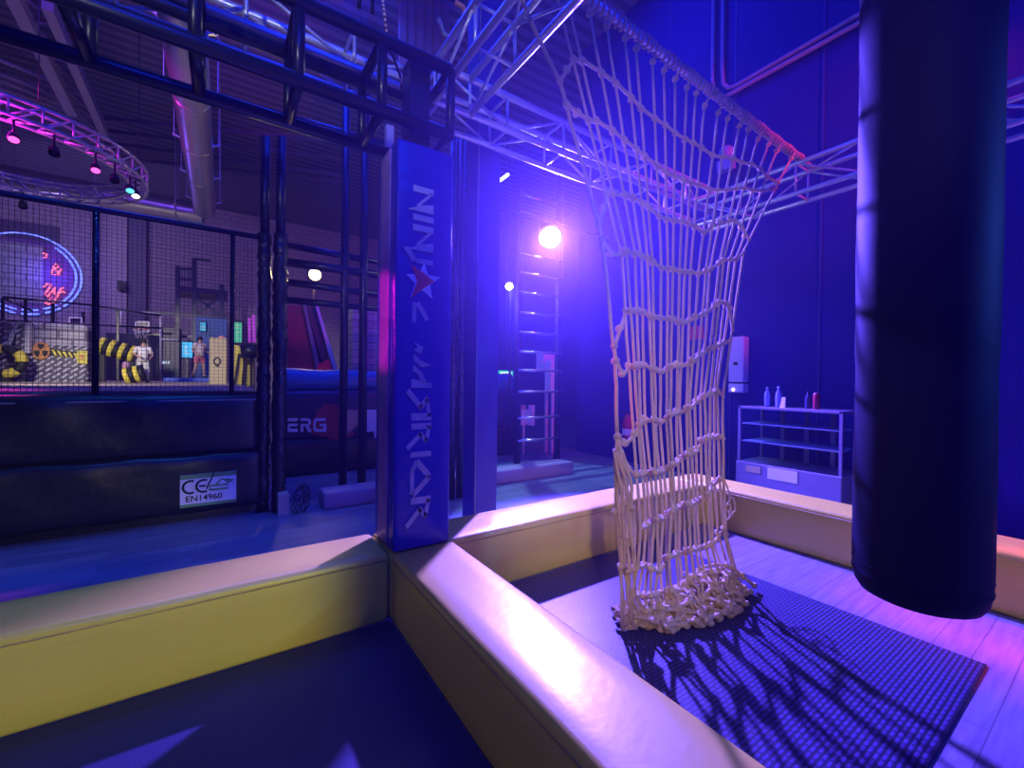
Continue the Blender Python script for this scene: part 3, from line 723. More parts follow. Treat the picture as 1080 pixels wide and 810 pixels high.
# horizontal rig beam to the second lamp
a, b = ony(536, 330, 6.6), ony(640, 345, 6.6)
LAMPS = [(Vector((4.82, 6.0, 4.08)), .19, 'large blazing stage lamp above the ladder frame', 60), (ony(537, 302, 7.2), .075, 'small bright stage lamp lower left of the blazing one', 45)]
for (c, r, lb, e) in LAMPS:
    t = thing('stage_lamp', lb, 'stage lamp', c, 'blazing stage lamps')
    aim = (Vector((2.0, 1.2, .3)) - c).normalized(); q = aim.to_track_quat('Z', 'Y').to_matrix()
    def dirlathe(prof, n=24):
        mb = MB(); vs = []; 
        mb.lathe((0, 0, 0), prof, n); mb.v = [tuple(c + q @ Vector(p)) for p in mb.v]; return mb
    dirlathe([(r * .55, -.30), (r * .98, -.16), (r * 1.08, .0), (r * 1.08, .03), (r * 1.0, .03), (r * 1.0, -.02)], 24).build('housing', black, t)
    dirlathe([(.005, -.01), (r * .99, -.012)], 24).build('lens', emat('lamp_lens', (.93, .93, 1.0), e), t)
    if r < .1: MB().tube([(c.x, c.y - .06, 0), (c.x, c.y - .06, c.z - .08)], .025, 8).build('stand', black, t)
    MB().tube([c + Vector((-r*1.25,0,0)), c + Vector((-r*1.25,.03,r*1.4)), c + Vector((r*1.25,.03,r*1.4)), c + Vector((r*1.25,0,0))], .015, 6).build('yoke', black, t)
hb = thing('rig_pipe', 'black pipe above the ladder frame that carries the stage lamp', 'pipe', (4.82, 6.05, 4.35))
MB().tube([(3.7, 6.04, 4.36), (6.3, 6.04, 4.36)], .035, 10).build('pipe', black, hb)
for i, (u, v, l) in enumerate(((528, 190, 5), (560, 193, 4), (573, 205, 3))):
    p = ony(u - 6, v + 4, 5.6); q = ony(u + 8, v - 6, 5.6)
    if i == 0:
        t = thing('tube_light', 'short white tube light glowing left above the stage lamp', 'tube light', p)
        MB().tube([p, q], .022, 8).build('tube', emat('tube_white', (.95, .95, 1), 6), t); MB().tube([p + Vector((0, .045, 0)), q + Vector((0, .045, 0))], .02, 8).build('fitting', black, t); MB().bar(q + Vector((0, .05, 0)), (q.x, q.y + .05, CEIL), .012).build('hanger', black, t)
# white boxes near the foot of the ladder
tag(MB().slab(573, 372, 590, 391, 7.0, .25).box((ony(581,380,7.0).x - .03, 7.1, 0), (ony(581,380,7.0).x + .03, 7.16, 1.75)).build('control_box', white, bevel=.01), 'upper pale control box behind the ladder frame', 'box')
tag(MB().slab(581, 380, 592, 413, 6.7, .2).box((ony(587,380,6.7).x - .03, 6.78, 0), (ony(587,380,6.7).x + .03, 6.84, 1.5)).build('wall_cabinet', white, bevel=.01), 'narrow pale panel behind the right ladder rail', 'panel')
tag(MB().slab(546, 432, 561, 448, 7.1, .03).box((ony(553,440,7.1).x - .02, 7.11, 0), (ony(553,440,7.1).x + .02, 7.13, .9)).build('notice_board', white, bevel=.004), 'small pale notice hung low behind the ladder frame', 'notice')
ex = thing('exit_sign', 'small green lit emergency exit sign left of the ladder frame', 'sign', ony(534, 394, 9.0))
MB().slab(527, 391, 541, 397, 9.0, .06).build('case', emat('sign_green', (.03, .55, .25), 1.2), ex)
mb = MB()
for u in (528.5, 531.5, 534.5, 537.5): mb.slab(u, 392.5, u + 1.6, 395.5, 8.985, .01)
mb.build('letters', emat('sign_white', (.8, 1, .9), 2.0), ex)
a = ony(534, 391, 9.0); MB().bar((a.x, 9.03, a.z), (a.x, 9.03, CEIL), .02).build('hanger', black, ex)

# ------------------------------------------------------------------ right wall things
fr = thing('display_case', 'glass sided refrigerated display case behind the barrier at right', 'display case', (5.75, 2.4, 0))
FX0, FX1 = 5.55, 6.15
fy0, fy1 = onx(888, 480, FX0).y, onx(778, 470, FX0).y
fz1 = onx(778, 428, FX0).z; fzb = onx(800, 489, FX0).z
case_m = mat('case_silver', (.24, .22, .28), .4, metal=.2)
MB().box((FX0 - .02, fy0 - .01, .0), (FX1, fy1 + .01, fzb)).build('base_cabinet', case_m, fr, bevel=.01)
MB().box((FX0, fy0, fz1 - .03), (FX1, fy1, fz1)).build('top_panel', case_m, fr, bevel=.004)
for (x, y) in ((FX0 + .015, fy0 + .015), (FX0 + .015, fy1 - .015), (FX1 - .02, fy0 + .02), (FX1 - .02, fy1 - .02)):
    MB().bar((x, y, fzb), (x, y, fz1), .03).build('corner_post', case_m, fr)
for k in range(3):
    y = fy0 + (fy1 - fy0) * (.25 + .25 * k); MB().bar((FX1 - .02, y, fzb), (FX1 - .02, y, fz1), .05, .02).build('back_frame', case_m, fr)
for f in (.36, .68):
    z = fzb + (fz1 - fzb) * f; MB().box((FX0 + .06, fy0 + .03, z), (FX1 - .04, fy1 - .03, z + .012)).build('shelf', mat('shelf_glass', (.45, .6, .75), .15), fr)
    MB().bar((FX0 + .055, fy0 + .03, z + .006), (FX0 + .055, fy1 - .03, z + .006), .014).build('shelf_rail', silver, fr)
MB().box((FX0 + .002, fy0 + .03, fzb), (FX0 + .008, fy1 - .03, fz1 - .03)).build('front_glass', glassm, fr)
MB().box((FX0 + .03, fy0 + .002, fzb), (FX1 - .04, fy0 + .008, fz1 - .03)).build('side_glass', glassm, fr)
MB().box((FX0 - .024, fy1 - .30, fzb - .12), (FX0 - .019, fy1 - .12, fzb - .04)).build('price_plate', mat('brass_plate', (.5, .4, .2), .5), fr)
MB().box((FX0 - .023, fy0 + .42, fzb - .16), (FX0 - .019, fy0 + .75, fzb - .02)).build('vent_panel', white, fr)
def bottle(u, h, r, body, capm, lb, nm='bottle', cat='bottle'):
    p = onx(u, 428, FX0 + .22); t = thing(nm, lb, cat, (p.x, p.y, fz1), 'drinks on the display case')
    MB().lathe((p.x, p.y, fz1), [(r*.9, 0), (r, .01), (r, h*.6), (r*.85, h*.7), (r*.38, h*.86), (r*.38, h*.93)], 14).build('body', body, t)
    MB().lathe((p.x, p.y, fz1 + h*.93), [(r*.45, 0), (r*.45, h*.07)], 12).build('cap', capm, t)
    return t, p
pet = mat('clear_bottle', (.35, .45, .65), .12)
bottle(809, .25, .034, pet, white, 'clear water bottle, leftmost on the display case')
bottle(821, .26, .036, pet, white, 'clear bottle standing behind the white card on the display case')
bottle(852, .20, .030, mat('dark_bottle', (.05, .06, .12), .3), ink, 'small dark bottle left of the red can on the display case')
p = onx(861, 430, FX0 + .2); t = thing('drink_can', 'dark red tall can on the right of the display case', 'can', (p.x, p.y, fz1), 'drinks on the display case')
MB().lathe((p.x, p.y, fz1), [(.03, 0), (.036, .01), (.036, .17), (.028, .19)], 16).build('body', mat('can_red', (.35, .02, .04), .35), t); MB().lathe((p.x, p.y, fz1 + .185), [(.027, .005), (.027, .008)], 14).build('lid', silver, t)
p = onx(825, 432, FX0 + .1)
mb = MB(); mb.prism([(p.x, p.y + .03, fz1), (p.x, p.y - .03, fz1), (p.x + .03, p.y - .02, fz1 + .13), (p.x + .03, p.y + .02, fz1 + .13)], (.008, 0, 0)); tag(mb.build('price_card', white_print), 'white folded card standing before the bottles on the display case', 'card')
# wall box
wb = thing('wall_dispenser', 'tall white wall box mounted left above the display case', 'wall box', (XR - .1, onx(776, 415, XR).y, onx(776, 415, XR - .15).z))
WX = XR - .16
ya, yb_ = onx(784, 385, WX).y, onx(768, 385, WX).y
MB().box((WX, ya, onx(776, 403, WX).z), (XR, yb_, onx(776, 355, WX).z)).build('cover', white, wb, bevel=.02)
MB().box((WX + .01, ya, onx(776, 414, WX).z), (XR, yb_, onx(776, 404.5, WX).z)).build('drip_tray', white, wb, bevel=.01)
MB().box((WX - .004, (ya+yb_)/2 - .03, onx(776, 385, WX).z), (WX, (ya+yb_)/2 + .03, onx(776, 382, WX).z)).build('slot', ink, wb)
c = onx(773, 411, WX); MB().ball((WX + .004, c.y, c.z), .02).build('indicator', emat('pink_led', (1, .6, .7), 5), wb)
# extinguisher
p = onx(661, 455, 6.2); fe = thing('fire_extinguisher', 'red fire extinguisher hanging on the dark wall behind the net', 'fire extinguisher', (6.24, p.y, p.z - .25), None)
zc = onx(661, 452, 6.2).z
MB().lathe((6.22, p.y, zc - .26), [(.02, 0), (.085, .01), (.095, .05), (.095, .40), (.06, .47), (.03, .49), (.03, .52)], 18).build('cylinder', mat('extinguisher_red', (.42, .03, .05), .35), fe)
MB().lathe((6.22, p.y, zc - .12), [(.097, 0), (.097, .12)], 18, cap=False).build('label_band', white_print, fe)
MB().bar((6.22, p.y - .02, zc + .28), (6.16, p.y + .09, zc + .31), .03).build('handle', ink, fe)
MB().tube([(6.22, p.y, zc + .25), (6.14, p.y + .1, zc + .2), (6.13, p.y + .13, zc - .1)], .014, 6).build('hose', ink, fe)
MB().box((6.26, p.y - .05, zc - .1), (XR, p.y + .05, zc + .1)).build('bracket', black, fe)
p = onx(748, 372, 6.25)
tag(MB().slab(718, 345, 738, 357, 7.0, .05).build('wall_sticker', lett_red) if False else MB().box((XR - .012, onx(742, 350, XR).y, onx(736, 358, XR).z), (XR, onx(728, 350, XR).y, onx(736, 344, XR).z)).build('wall_sign', mat('sign_red', (.45, .05, .12), .5), bevel=.003), 'small red sign on the dark wall seen through the net', 'sign')
# conduits on the wall
for i, dv in enumerate((0, 9)):
    a = onx(908, 14 + dv, XR - .06); b = onx(775, 91 + dv * .6, XR - .06)
    P = [a + (a - b) * .8, a, b, b + Vector((0, .1, .03 + .0)), b + Vector((0, .18, .14)), b + Vector((0, .2, .4)), b + Vector((0, .2, 2.0))]
    if i: P = [a + (a - b) * .8, a, b, b + Vector((0, .14, .0)), b + Vector((0, .32, .12)), b + Vector((0, .36, .4)), b + Vector((0, .36, 2.1))]
    tag(MB().tube(P, .03, 9).build('conduit', mat('conduit_paint', (.45, .30, .40), .5)), ['upper of the two parallel conduits high on the dark wall', 'lower of the two parallel conduits high on the dark wall'][i], 'pipe', 'conduits on the dark wall')
c = onx(766, 166, XR - .2); cm = thing('wall_projector', 'small round blue grey fixture high on the wall behind the net', 'fixture', c)
MB().ball(c + Vector((0, 0, .06)), .11, (1, 1, 1), 14, 9).build('dome', mat('fixture_grey', (.3, .32, .5), .4), cm); MB().box((c.x - .06, c.y - .12, c.z - .2), (c.x + .06, c.y + .12, c.z - .03)).build('body', mat('fixture_grey', (.3, .32, .5), .4), cm, bevel=.02); MB().bar(c, (XR, c.y, c.z), .05).build('bracket', black, cm)
p = onz(772, 508); 

# ------------------------------------------------------------------ high steel: slats, roof joists, ducts, ring truss
slt = thing('slat_panel', 'brown vertical slat panel high behind the truss crossing', 'panel', ony(445, 60, 7.5))
for u in range(422, 476, 9):
    a, b = ony(u, 30, 7.5), ony(u + 6.5, 30, 7.5); MB().box((a.x, 7.5, ony(u, 66, 7.5).z), (b.x, 7.6, CEIL)).build('slat', brownslat, slt)
for (u0, v0, u1, v1, y, lb) in ((407, 130, 415, 200, 5.0, 'lower narrow pale steel upright seen between the black truss and the lettered pillar'), (430, 56, 439, 135, 4.6, 'taller pale steel upright behind the end of the black truss')):
    tag(MB().box((ony(u0, v1, y).x, y, 0), (ony(u1, v1, y).x, y + .08, ony(u0, v0, y).z)).build('steel_upright', steel_white, bevel=.004), lb, 'steel')
for (ua, va, ub, vb, lb, w) in ((6, -20, 76, 118, 'left pale sloping roof beam at upper left', .19), (50, 4, 112, 145, 'right pale sloping roof beam at upper left', .15)):
    a, b = onz(ua, va, 7.9), onz(ub, vb, 7.9)
    tag(MB().bar(a, b, w, .22).build('roof_beam', steel_white), lb, 'roof beam', 'roof beams')
jl = thing('roof_joist_lacing', 'thin zig-zag lacing between the two pale roof beams', 'lacing', (-2.7, 11, 7.9))
a0, a1, b0, b1 = onz(6, -20, 7.95), onz(76, 118, 7.95), onz(50, 4, 7.95), onz(112, 145, 7.95)
for i in range(9):
    t0, t1 = i / 9, (i + 1) / 9; p, q = (a0.lerp(a1, t0), b0.lerp(b1, t1)) if i % 2 == 0 else (b0.lerp(b1, t0), a0.lerp(a1, t1))
    MB().tube([p, q], .03, 6).build('lacing_bar', mat('dark_lilac_steel', (.25, .2, .3), .5), jl)
for i, (ua, va, ub, vb) in enumerate(((0, 62, 62, 88), (0, 83, 60, 108), (0, 76, 58, 100), (0, 95, 60, 113))):
    tag(MB().tube([onz(ua - 60, va - 22, 8.3), onz(ub, vb, 8.3)], .045, 7).build('sprinkler_pipe', mat('pipe_lilac', (.5, .38, .55), .4)), ['highest', 'third', 'second', 'lowest'][i] + ' of four thin lilac pipes under the roof at far left', 'pipe', 'roof pipes at far left')
# purlins
for i, (v0, v1) in enumerate(((125, 150), (138, 168), (150, 185), (165, 192))):
    a, b = onz(110, v0, 8.35), onz(360, v1, 8.35)
    tag(MB().bar(a, b, .07, .10).build('roof_purlin', mat('purlin_grey', (.13, .12, .18), .5)), ['nearest', 'second nearest', 'third nearest', 'farthest'][i] + ' thin roof purlin crossing left of the lettered pillar', 'purlin', 'roof purlins')
# ducts
ZD = 6.3; e0 = onz(216, 222, ZD); DR = .27
def spiral(p, q, r, nm, lb, joints=True):
    p, q = Vector(p), Vector(q); L = (q - p).length; t = thing(nm, lb, 'duct', (p + q) / 2, 'round ventilation ducts'); n = int(L / .07)
    MB().tube([p.lerp(q, i / n) for i in range(n + 1)], [r * (1.008 if i % 2 else .998) for i in range(n + 1)], 28).build('pipe', galv, t)
    k = max(2, int(L / 1.6))
    for i in range(k):
        c = p.lerp(q, (i + .6) / k); dd = (q - p).normalized() * .025; MB().tube([c - dd, c + dd], r * 1.03, 28).build('joint_ring', galv, t)
        s_ = dd.normalized().cross(Vector((0, 0, 1)))
        for sg in (-1, 1): MB().bar(c + s_ * sg * r, c + s_ * sg * (r + .12) + Vector((0, 0, .05)), .05, .02).build('hanger_lug', galv, t); MB().bar(c + s_ * sg * (r + .1), Vector((c.x + s_.x * sg * (r + .1), c.y + s_.y * sg * (r + .1), CEIL)), .012).build('hanger_rod', galv, t)
    return t
spiral((e0.x, 4.6, ZD), (e0.x, e0.y - .1, ZD), DR, 'ventilation_duct', 'shiny round duct running away overhead, ending above the fence')
spiral((-13.5, e0.y + .35, ZD - .02), (e0.x - .02, e0.y + .35, ZD - .02), .30, 'ventilation_duct', 'long round duct crossing the hall at upper left behind the ring of lights')
# ring truss with lamps
rc = Vector((-2.98, 10.04, 4.9)); RR = 1.81
rt = thing('ring_truss', 'circular silver truss ring with stage lights hanging at upper left', 'ring truss', rc)
def circ(r, z, n=64): return [rc + Vector((r * math.cos(2*math.pi*i/n), r * math.sin(2*math.pi*i/n), z)) for i in range(n)]
for r, z in ((RR, 0), (RR - .24, 0), (RR, .24), (RR - .24, .24)): MB().tube(circ(r, z), .022, 7, closed=True).build('chord', silver, rt)
A, B, C_, D_ = circ(RR, 0, 36), circ(RR - .24, 0, 36), circ(RR, .24, 36), circ(RR - .24, .24, 36); mb = MB()
for i in range(36):
    j = (i + 1) % 36
    mb.tube([A[i], C_[j]], .014, 5); mb.tube([A[i], C_[i]], .014, 5); mb.tube([B[i], A[j]], .014, 5); mb.tube([B[i], D_[j]], .014, 5)
mb.build('lacing', silver, rt)
for k in range(4):
    a = k * math.pi / 2 + .5; p = rc + Vector((RR * math.cos(a), RR * math.sin(a), .3)); MB().tube([p, (p.x, p.y, CEIL)], .008, 5).build('hanging_cable', black, rt)
mag = emat('magenta_lens', (1, .08, .55), 2.6); cy = emat('cyan_lens', (.1, .6, 1), 2.2); wh = emat('white_lens', (1, .85, .8), 4); off = mat('dark_lens', (.05, .03, .08), .2)
def parcan(a, lens, lb, dz=-.02):
    c = rc + Vector(((RR - .12) * math.cos(a), (RR - .12) * math.sin(a), -.22 + dz)); t = thing('par_light', lb, 'stage light', c, 'stage lights on the ring truss')
    aim = (Vector((c.x * .8 + .3, c.y - 2.5, 1.2)) - c).normalized(); q = aim.to_track_quat('Z', 'Y').to_matrix()
    def dl(prof): 
        mb = MB().lathe((0,0,0), prof, 14); mb.v = [tuple(c + q @ Vector(p)) for p in mb.v]; return mb
    dl([(.035, -.09), (.055, -.06), (.064, .06), (.056, .06), (.056, .04)]).build('can', black, t); dl([(.004, .045), (.056, .042)]).build('lens', lens, t)
    MB().tube([c + Vector((0, 0, .02)), c + Vector((0, 0, .235))], .015, 6).build('clamp', black, t)
for deg, ln, lb in ((-68, mag, 'left magenta lit stage light on the ring truss'), (-38, mag, 'right magenta lit stage light on the ring truss'), (-14, cy, 'cyan lit stage light at the right end of the ring truss'), (-6, wh, 'white lit stage light at the right end of the ring truss'), (-55, off, 'unlit stage light between the two magenta ones on the ring truss'), (-27, off, 'unlit stage light just right of the right magenta one on the ring truss'), (95, off, 'unlit stage light on the far side of the ring truss')):
    parcan(math.radians(deg), ln, lb)
# ------------------------------------------------------------------ play arena contents (seen through the netting)
AZ = 1.34
NYY = YB - .10
zt, zb_ = ony(40, 248, NYY).z, ony(40, 332, NYY).z
nr = (zt - zb_) / 2; nz = (zt + zb_) / 2; nx = ony(86, 290, NYY).x - nr
ns = thing('neon_sign', 'round blue neon sign with pink script on the far wall at left', 'neon sign', (nx, NYY, nz))
def circle3(r, a0, a1, n, y): return [(nx + r * math.cos(math.radians(a0 + (a1 - a0) * i / n)), y, nz + r * math.sin(math.radians(a0 + (a1 - a0) * i / n))) for i in range(n + 1)]
MB().lathe((nx, YB - .06, nz), [(nr * 1.02, 0), (nr * 1.02, .05)], 48, 'Y').build('back_board', mat('neon_board', (.16, .10, .22), .7), ns)
neon_b = emat('blue_neon', (.12, .16, 1.0), 2.4); neon_p = emat('pink_neon', (1, .16, .36), 1.6)
for r, a1 in ((nr, 250), (nr * .90, 225)):
    MB().tube(circle3(r, -48, a1 if r == nr else 55, 60, NYY), .034, 7).build('blue_tube', neon_b, ns)
    for k in range(5): MB().tube(circle3(r, -52 - k * 24 - 18, -52 - k * 24, 10, NYY), .034, 7).build('blue_tube', neon_b, ns)
def squig(px, nm='pink_script', r=.03): MB().tube([ony(u, v, NYY - .03) for u, v in px], r, 6).build(nm, neon_p, ns)
squig([(45,267),(49,268),(49,271),(46,272)])
squig([(63,290),(56,281),(59,278),(62,281),(55,285),(54,289),(59,290),(65,284)])
squig([(46,303),(50,299),(54,300),(52,304),(47,310),(50,313),(54,308),(58,303),(57,310),(60,312),(64,305),(67,303)])
squig([(52,318),(54,313),(58,317),(62,309),(67,307),(68,309)]); squig([(47,320),(52,317),(57,319),(50,321)])
pb = MB().slab(-10, 256, 45, 318, YB - .075, .02).build('grey_panel', brick_mat('grey_green_panel', (.30, .34, .32), (.28, .32, .30), (.12, .14, .14), .5, .25, .02), ns); pb['label'] = 'pale grey-green panel inside the neon ring'
tag(MB().slab(-20, 233, 62, 252, YB - .12, .10).build('wall_frame', mat('dark_frame', (.05, .04, .10), .6), bevel=.01), 'dark long rectangular frame on the far wall above the neon sign', 'frame')
sp_ = thing('wall_speaker', 'black box speaker on the far wall right of the first fence post', 'speaker', ony(128, 306, YB - .5))
MB().slab(123.5, 296, 133, 306, YB - .55, .35).build('cabinet', black, sp_, bevel=.01); MB().slab(124.5, 297, 132, 305, YB - .57, .02).build('grille', ink, sp_)
# hoops
def hoop(u0, u1, v0, v1, y, lb):
    t = thing('basketball_hoop', lb, 'basketball hoop', ony((u0+u1)/2, v1, y), 'basketball hoops')
    P = [ony(u, v, y) for u, v in ((u0, v0), (u1, v0), (u1, v1), (u0, v1))]
    mb = MB()
    for i in range(4): mb.bar(P[i], P[(i+1) % 4], .045)
    mb.build('backboard_frame', white, t)
    mb = MB(); mb.prism([p + Vector((0, .03, 0)) for p in P], (0, .02, 0)); mb.build('backboard', mat('smoked_board', (.06, .05, .12), .3), t)
    c = (P[2] + P[3]) / 2 + Vector((0, -.26, .08)); n = 20
    MB().tube([c + Vector((.2*math.cos(2*math.pi*i/n), .2*math.sin(2*math.pi*i/n), 0)) for i in range(n)], .014, 6, closed=True).build('rim', mat('rim_red', (.5, .1, .1), .4), t)
    mb = MB()
    for i in range(10):
        a = 2*math.pi*i/10; mb.tube([c + Vector((.2*math.cos(a), .2*math.sin(a), 0)), c + Vector((.12*math.cos(a+.5), .12*math.sin(a+.5), -.32))], .008, 4)
    mb.build('hoop_net', white, t)
    b = (P[0] + P[1]) / 2; MB().bar(b + Vector((0, .08, -.1)), b + Vector((0, .9, .2)), .06).build('arm', black, t); MB().bar((b.x, b.y + .9, AZ), (b.x, b.y + .9, b.z + .3), .08).build('post', black, t)
hoop(143.5, 157, 339.5, 350, 18.6, 'basketball hoop with white framed board right of the first fence post')
hoop(73, 86, 335, 345, 18.9, 'dim basketball hoop left of the first fence post, under the neon ring')
gf = thing('goal_frame', 'large white rectangular tube frame around the right hoop', 'frame', ony(148, 400, 18.0))
P = [ony(u, v, 18.0) for u, v in ((128, 345), (128, 328), (169.5, 331), (169.5, 401))]
for a, b in zip(P, P[1:]): MB().tube([a, b], .03, 7).build('tube', steel_white, gf)
MB().tube([ony(169.5, 358, 18.0), ony(188, 359, 18.0)], .025, 7).build('tube', steel_white, gf)
# mezzanine tower with stairs rail
mz = thing('steel_tower', 'black steel platform tower with railing and cross braces at the back', 'tower', ony(212, 400, 19.0))
YT = 19.0
for u, v0 in ((187.5, 281), (205, 273), (234, 300)):
    MB().bar(ony(u, 402, YT), ony(u, v0, YT), .14).build('post', black, mz)
MB().slab(186, 304, 240, 309, YT - .05, 1.6).build('deck', black, mz)
for a, b in (((187, 283), (206, 284)), ((205, 273), (222, 275)), ((187, 294), (206, 295))): MB().bar(ony(*a, YT), ony(*b, YT), .07).build('railing', black, mz)
mb = MB()
for k in range(6): mb.bar(ony(189 + k * 3, 284, YT), ony(189 + k * 3, 304, YT), .03)
mb.build('balusters', black, mz)
for a, b in (((205, 312), (233, 333)), ((233, 312), (205, 333))): MB().bar(ony(*a, YT + .1), ony(*b, YT + .1), .10).build('cross_brace', black, mz)
for v in (335, 358): MB().bar(ony(150, v - 6, YT), ony(238, v, YT), .09).build('beam', black, mz)
tag(MB().slab(206, 335, 240, 402, 18.4, .3).build('screen_wall', mat('blue_panel_paint', (.03, .10, .35), .5), bevel=.02), 'blue panel under the steel tower holding the dim cyan screen', 'panel')
def screen(u0, v0, u1, v1, y, col, s, lb, foot=True):
    t = thing('screen', lb, 'screen', ony((u0+u1)/2, v1, y)); MB().slab(u0 - .8, v0 - .8, u1 + .8, v1 + .8, y, .1).build('casing', ink, t, bevel=.01)
    MB().slab(u0, v0, u1, v1, y - .012, .012).build('display', emat(nm_ := 'screen_%d' % int(u0), col, s), t)
    mb = MB(); rr = random.Random(int(u0))
    for k in range(5):
        a = rr.uniform(u0, u1 - 4); b = rr.uniform(v0, v1 - 3); mb.slab(a, b, a + rr.uniform(2, 4), b + rr.uniform(1, 3), y - .02, .006)
    mb.build('picture_blocks', emat(nm_ + 'b', tuple(min(1, c * .6 + .25) for c in col), s * .9), t)
    b = ony((u0+u1)/2, v1, y)
    if foot: MB().bar((b.x, y + .05, 0 if b.x > .3 else AZ), (b.x, y + .05, b.z), .08).build('stand', black, t)
screen(192, 361, 203, 377, 18.25, (.03, .38, .8), 1.4, 'bright cyan screen left of the person in pink shorts')
screen(211, 340, 217, 349, 18.29, (.03, .45, .9), .8, 'dim cyan screen on the blue panel under the tower', False)
screen(246, 340, 255, 361, 16.0, (.05, .50, .32), .9, 'green lit screen just right of the right fence post')
tag(MB().slab(170, 345, 190, 401, 18.15, .7).build('arcade_cabinet', mat('cabinet_dark', (.015, .015, .05), .4), bevel=.03), 'tall dark cabinet below the tower with white labels', 'cabinet')
o_ = bpy.data.objects.get('arcade_cabinet')
for (a, b) in ((171, 176), (177, 179.5)): l_ = MB().slab(a, 381, b, 383.5, 18.12, .02).build('white_label', emat('label_glow', (.6, .7, 1), .8), o_)  # brightness of the plain labels is put in as a faint glow
tag(MB().slab(112, 352, 168, 402, 20.6, .5).build('dark_backdrop', mat('backdrop_dark', (.02, .018, .06), .6), bevel=.03), 'low dark padded wall behind the person in white', 'wall pad')
tag(MB().slab(172, 398.5, 232, 403, 16.9, 1.2).build('blue_mat', mat('bright_blue_mat', (.05, .12, .6), .4), bevel=.02), 'bright blue mat under the person in pink shorts', 'mat')
# obstacle wall
plate = brick_mat('diamond_plate_print', (.55, .52, .60), (.50, .47, .56), (.10, .09, .14), .34, .16, .05, .5, .1)
dp = MATS.setdefault('x', None)
def diamond_mat():
    M = bpy.data.materials.new('diamond_plate'); M.use_nodes = True; nt, b = nodes_of(M)
    tc = nt.nodes.new('ShaderNodeTexCoord'); mp = nt.nodes.new('ShaderNodeMapping'); mp.inputs['Rotation'].default_value = (0, math.radians(40), 0)
    nt.links.new(tc.outputs['Object'], mp.inputs['Vector'])
    sp2 = nt.nodes.new('ShaderNodeSeparateXYZ'); cb = nt.nodes.new('ShaderNodeCombineXYZ'); nt.links.new(mp.outputs[0], sp2.inputs[0])
    nt.links.new(sp2.outputs[0], cb.inputs[0]); nt.links.new(sp2.outputs[2], cb.inputs[1])
    br = nt.nodes.new('ShaderNodeTexBrick'); br.inputs['Scale'].default_value = 1; br.inputs['Brick Width'].default_value = .22; br.inputs['Row Height'].default_value = .10; br.inputs['Mortar Size'].default_value = .03
    br.inputs['Color1'].default_value = (.55, .52, .62, 1); br.inputs['Color2'].default_value = (.42, .40, .50, 1); br.inputs['Mortar'].default_value = (.07, .06, .10, 1)
    nt.links.new(cb.outputs[0], br.inputs['Vector']); nt.links.new(br.outputs['Color'], b.inputs['Base Color']); b.inputs['Roughness'].default_value = .4
    return M
diamond = diamond_mat()
OY = 15.0
ow = thing('obstacle_wall', 'inflatable obstacle wall printed with diamond plate, hazard disc and striped arrow', 'obstacle', ony(60, 404, OY))
MB().slab(26, 364, 93, 404.5, OY, 1.4).build('plate_panel', diamond, ow, bevel=.05)
MB().slab(28, 341, 92, 366, OY + .1, 1.2).build('block_panel', brick_mat('pale_block_print', (.50, .48, .55), (.46, .44, .5), (.2, .18, .25), .5, .22, .03), ow, bevel=.08)
orange = mat('hazard_orange', (.62, .25, .06), .5); hy = mat('hazard_yellow', (.72, .62, .06), .5)
def disc(cu, cv, r, y, m, nm, par, n=24): return MB().prism([ony(cu + r * math.cos(2*math.pi*i/n), cv + r * math.sin(2*math.pi*i/n), y) for i in range(n)][::-1], (0, .03, 0)).build(nm, m, par)
disc(43, 370, 9.5, OY - .06, orange, 'hazard_disc', ow)
mb = MB()
for k in range(3):
    a0 = math.radians(-90 + 120 * k - 30); pts = [(43 + 2.2*math.cos(a0), 370 + 2.2*math.sin(a0))] + [(43 + 7.5*math.cos(a0 + math.radians(60)*i/4), 370 + 7.5*math.sin(a0 + math.radians(60)*i/4)) for i in range(5)] + [(43 + 2.2*math.cos(a0 + math.radians(60)), 370 + 2.2*math.sin(a0 + math.radians(60)))]
    mb.prism([ony(u, v, OY - .08) for u, v in pts], (0, .02, 0))
mb.build('hazard_trefoil', ink, ow)
flat([(52, 367), (84, 372), (84, 378), (52, 375)], OY - .05, ink, 'arrow_band', ow, .04)
for k in range(5): flat([(54 + k*5.6, 368.6 + k*.85), (57 + k*5.6, 369 + k*.85), (61 + k*5.6, 375.6 + k*.6), (58 + k*5.6, 375.3 + k*.6)], OY - .07, hy, 'yellow_chevron', ow, .02)
flat([(81, 370), (92, 370), (92, 384), (81, 383)], OY - .09, hy, 'warning_tile', ow, .03); flat([(84, 374), (88, 374), (88, 379), (85, 379)], OY - .11, orange, 'warning_mark', ow, .02)
st = thing('slanted_pillars', 'shiny crossed inflatable beams at far left edge beside the obstacle wall', 'obstacle', ony(10, 404, 14.6))
for q in ([(-6, 338), (4, 338), (11, 404), (-2, 404)], [(18, 338), (25, 340), (24, 404), (14, 404)], [(17, 339), (22, 339), (8, 372), (4, 366)]): flat(q, 14.6, diamond if q[0][0] != 17 else silver, 'beam', st, .5)
MB().slab(26, 340, 31, 372, 14.7, .3).build('lit_edge', white, st)
rg = thing('striped_ring', 'black and yellow striped ring at the far left edge of the arena', 'ring', ony(5, 388, 14.2))
c = ony(4, 381, 14.2); n = 24
for k in range(8):
    MB().tube([c + Vector((.28*math.cos(2*math.pi*(k + i/6)/8), 0, .28*math.sin(2*math.pi*(k + i/6)/8))) for i in range(7)], .1, 10).build('segment', hy if k % 2 == 0 else ink, rg)
MB().bar((c.x, c.y + .02, AZ), (c.x, c.y + .02, c.z - .36), .2).build('foot', ink, rg)
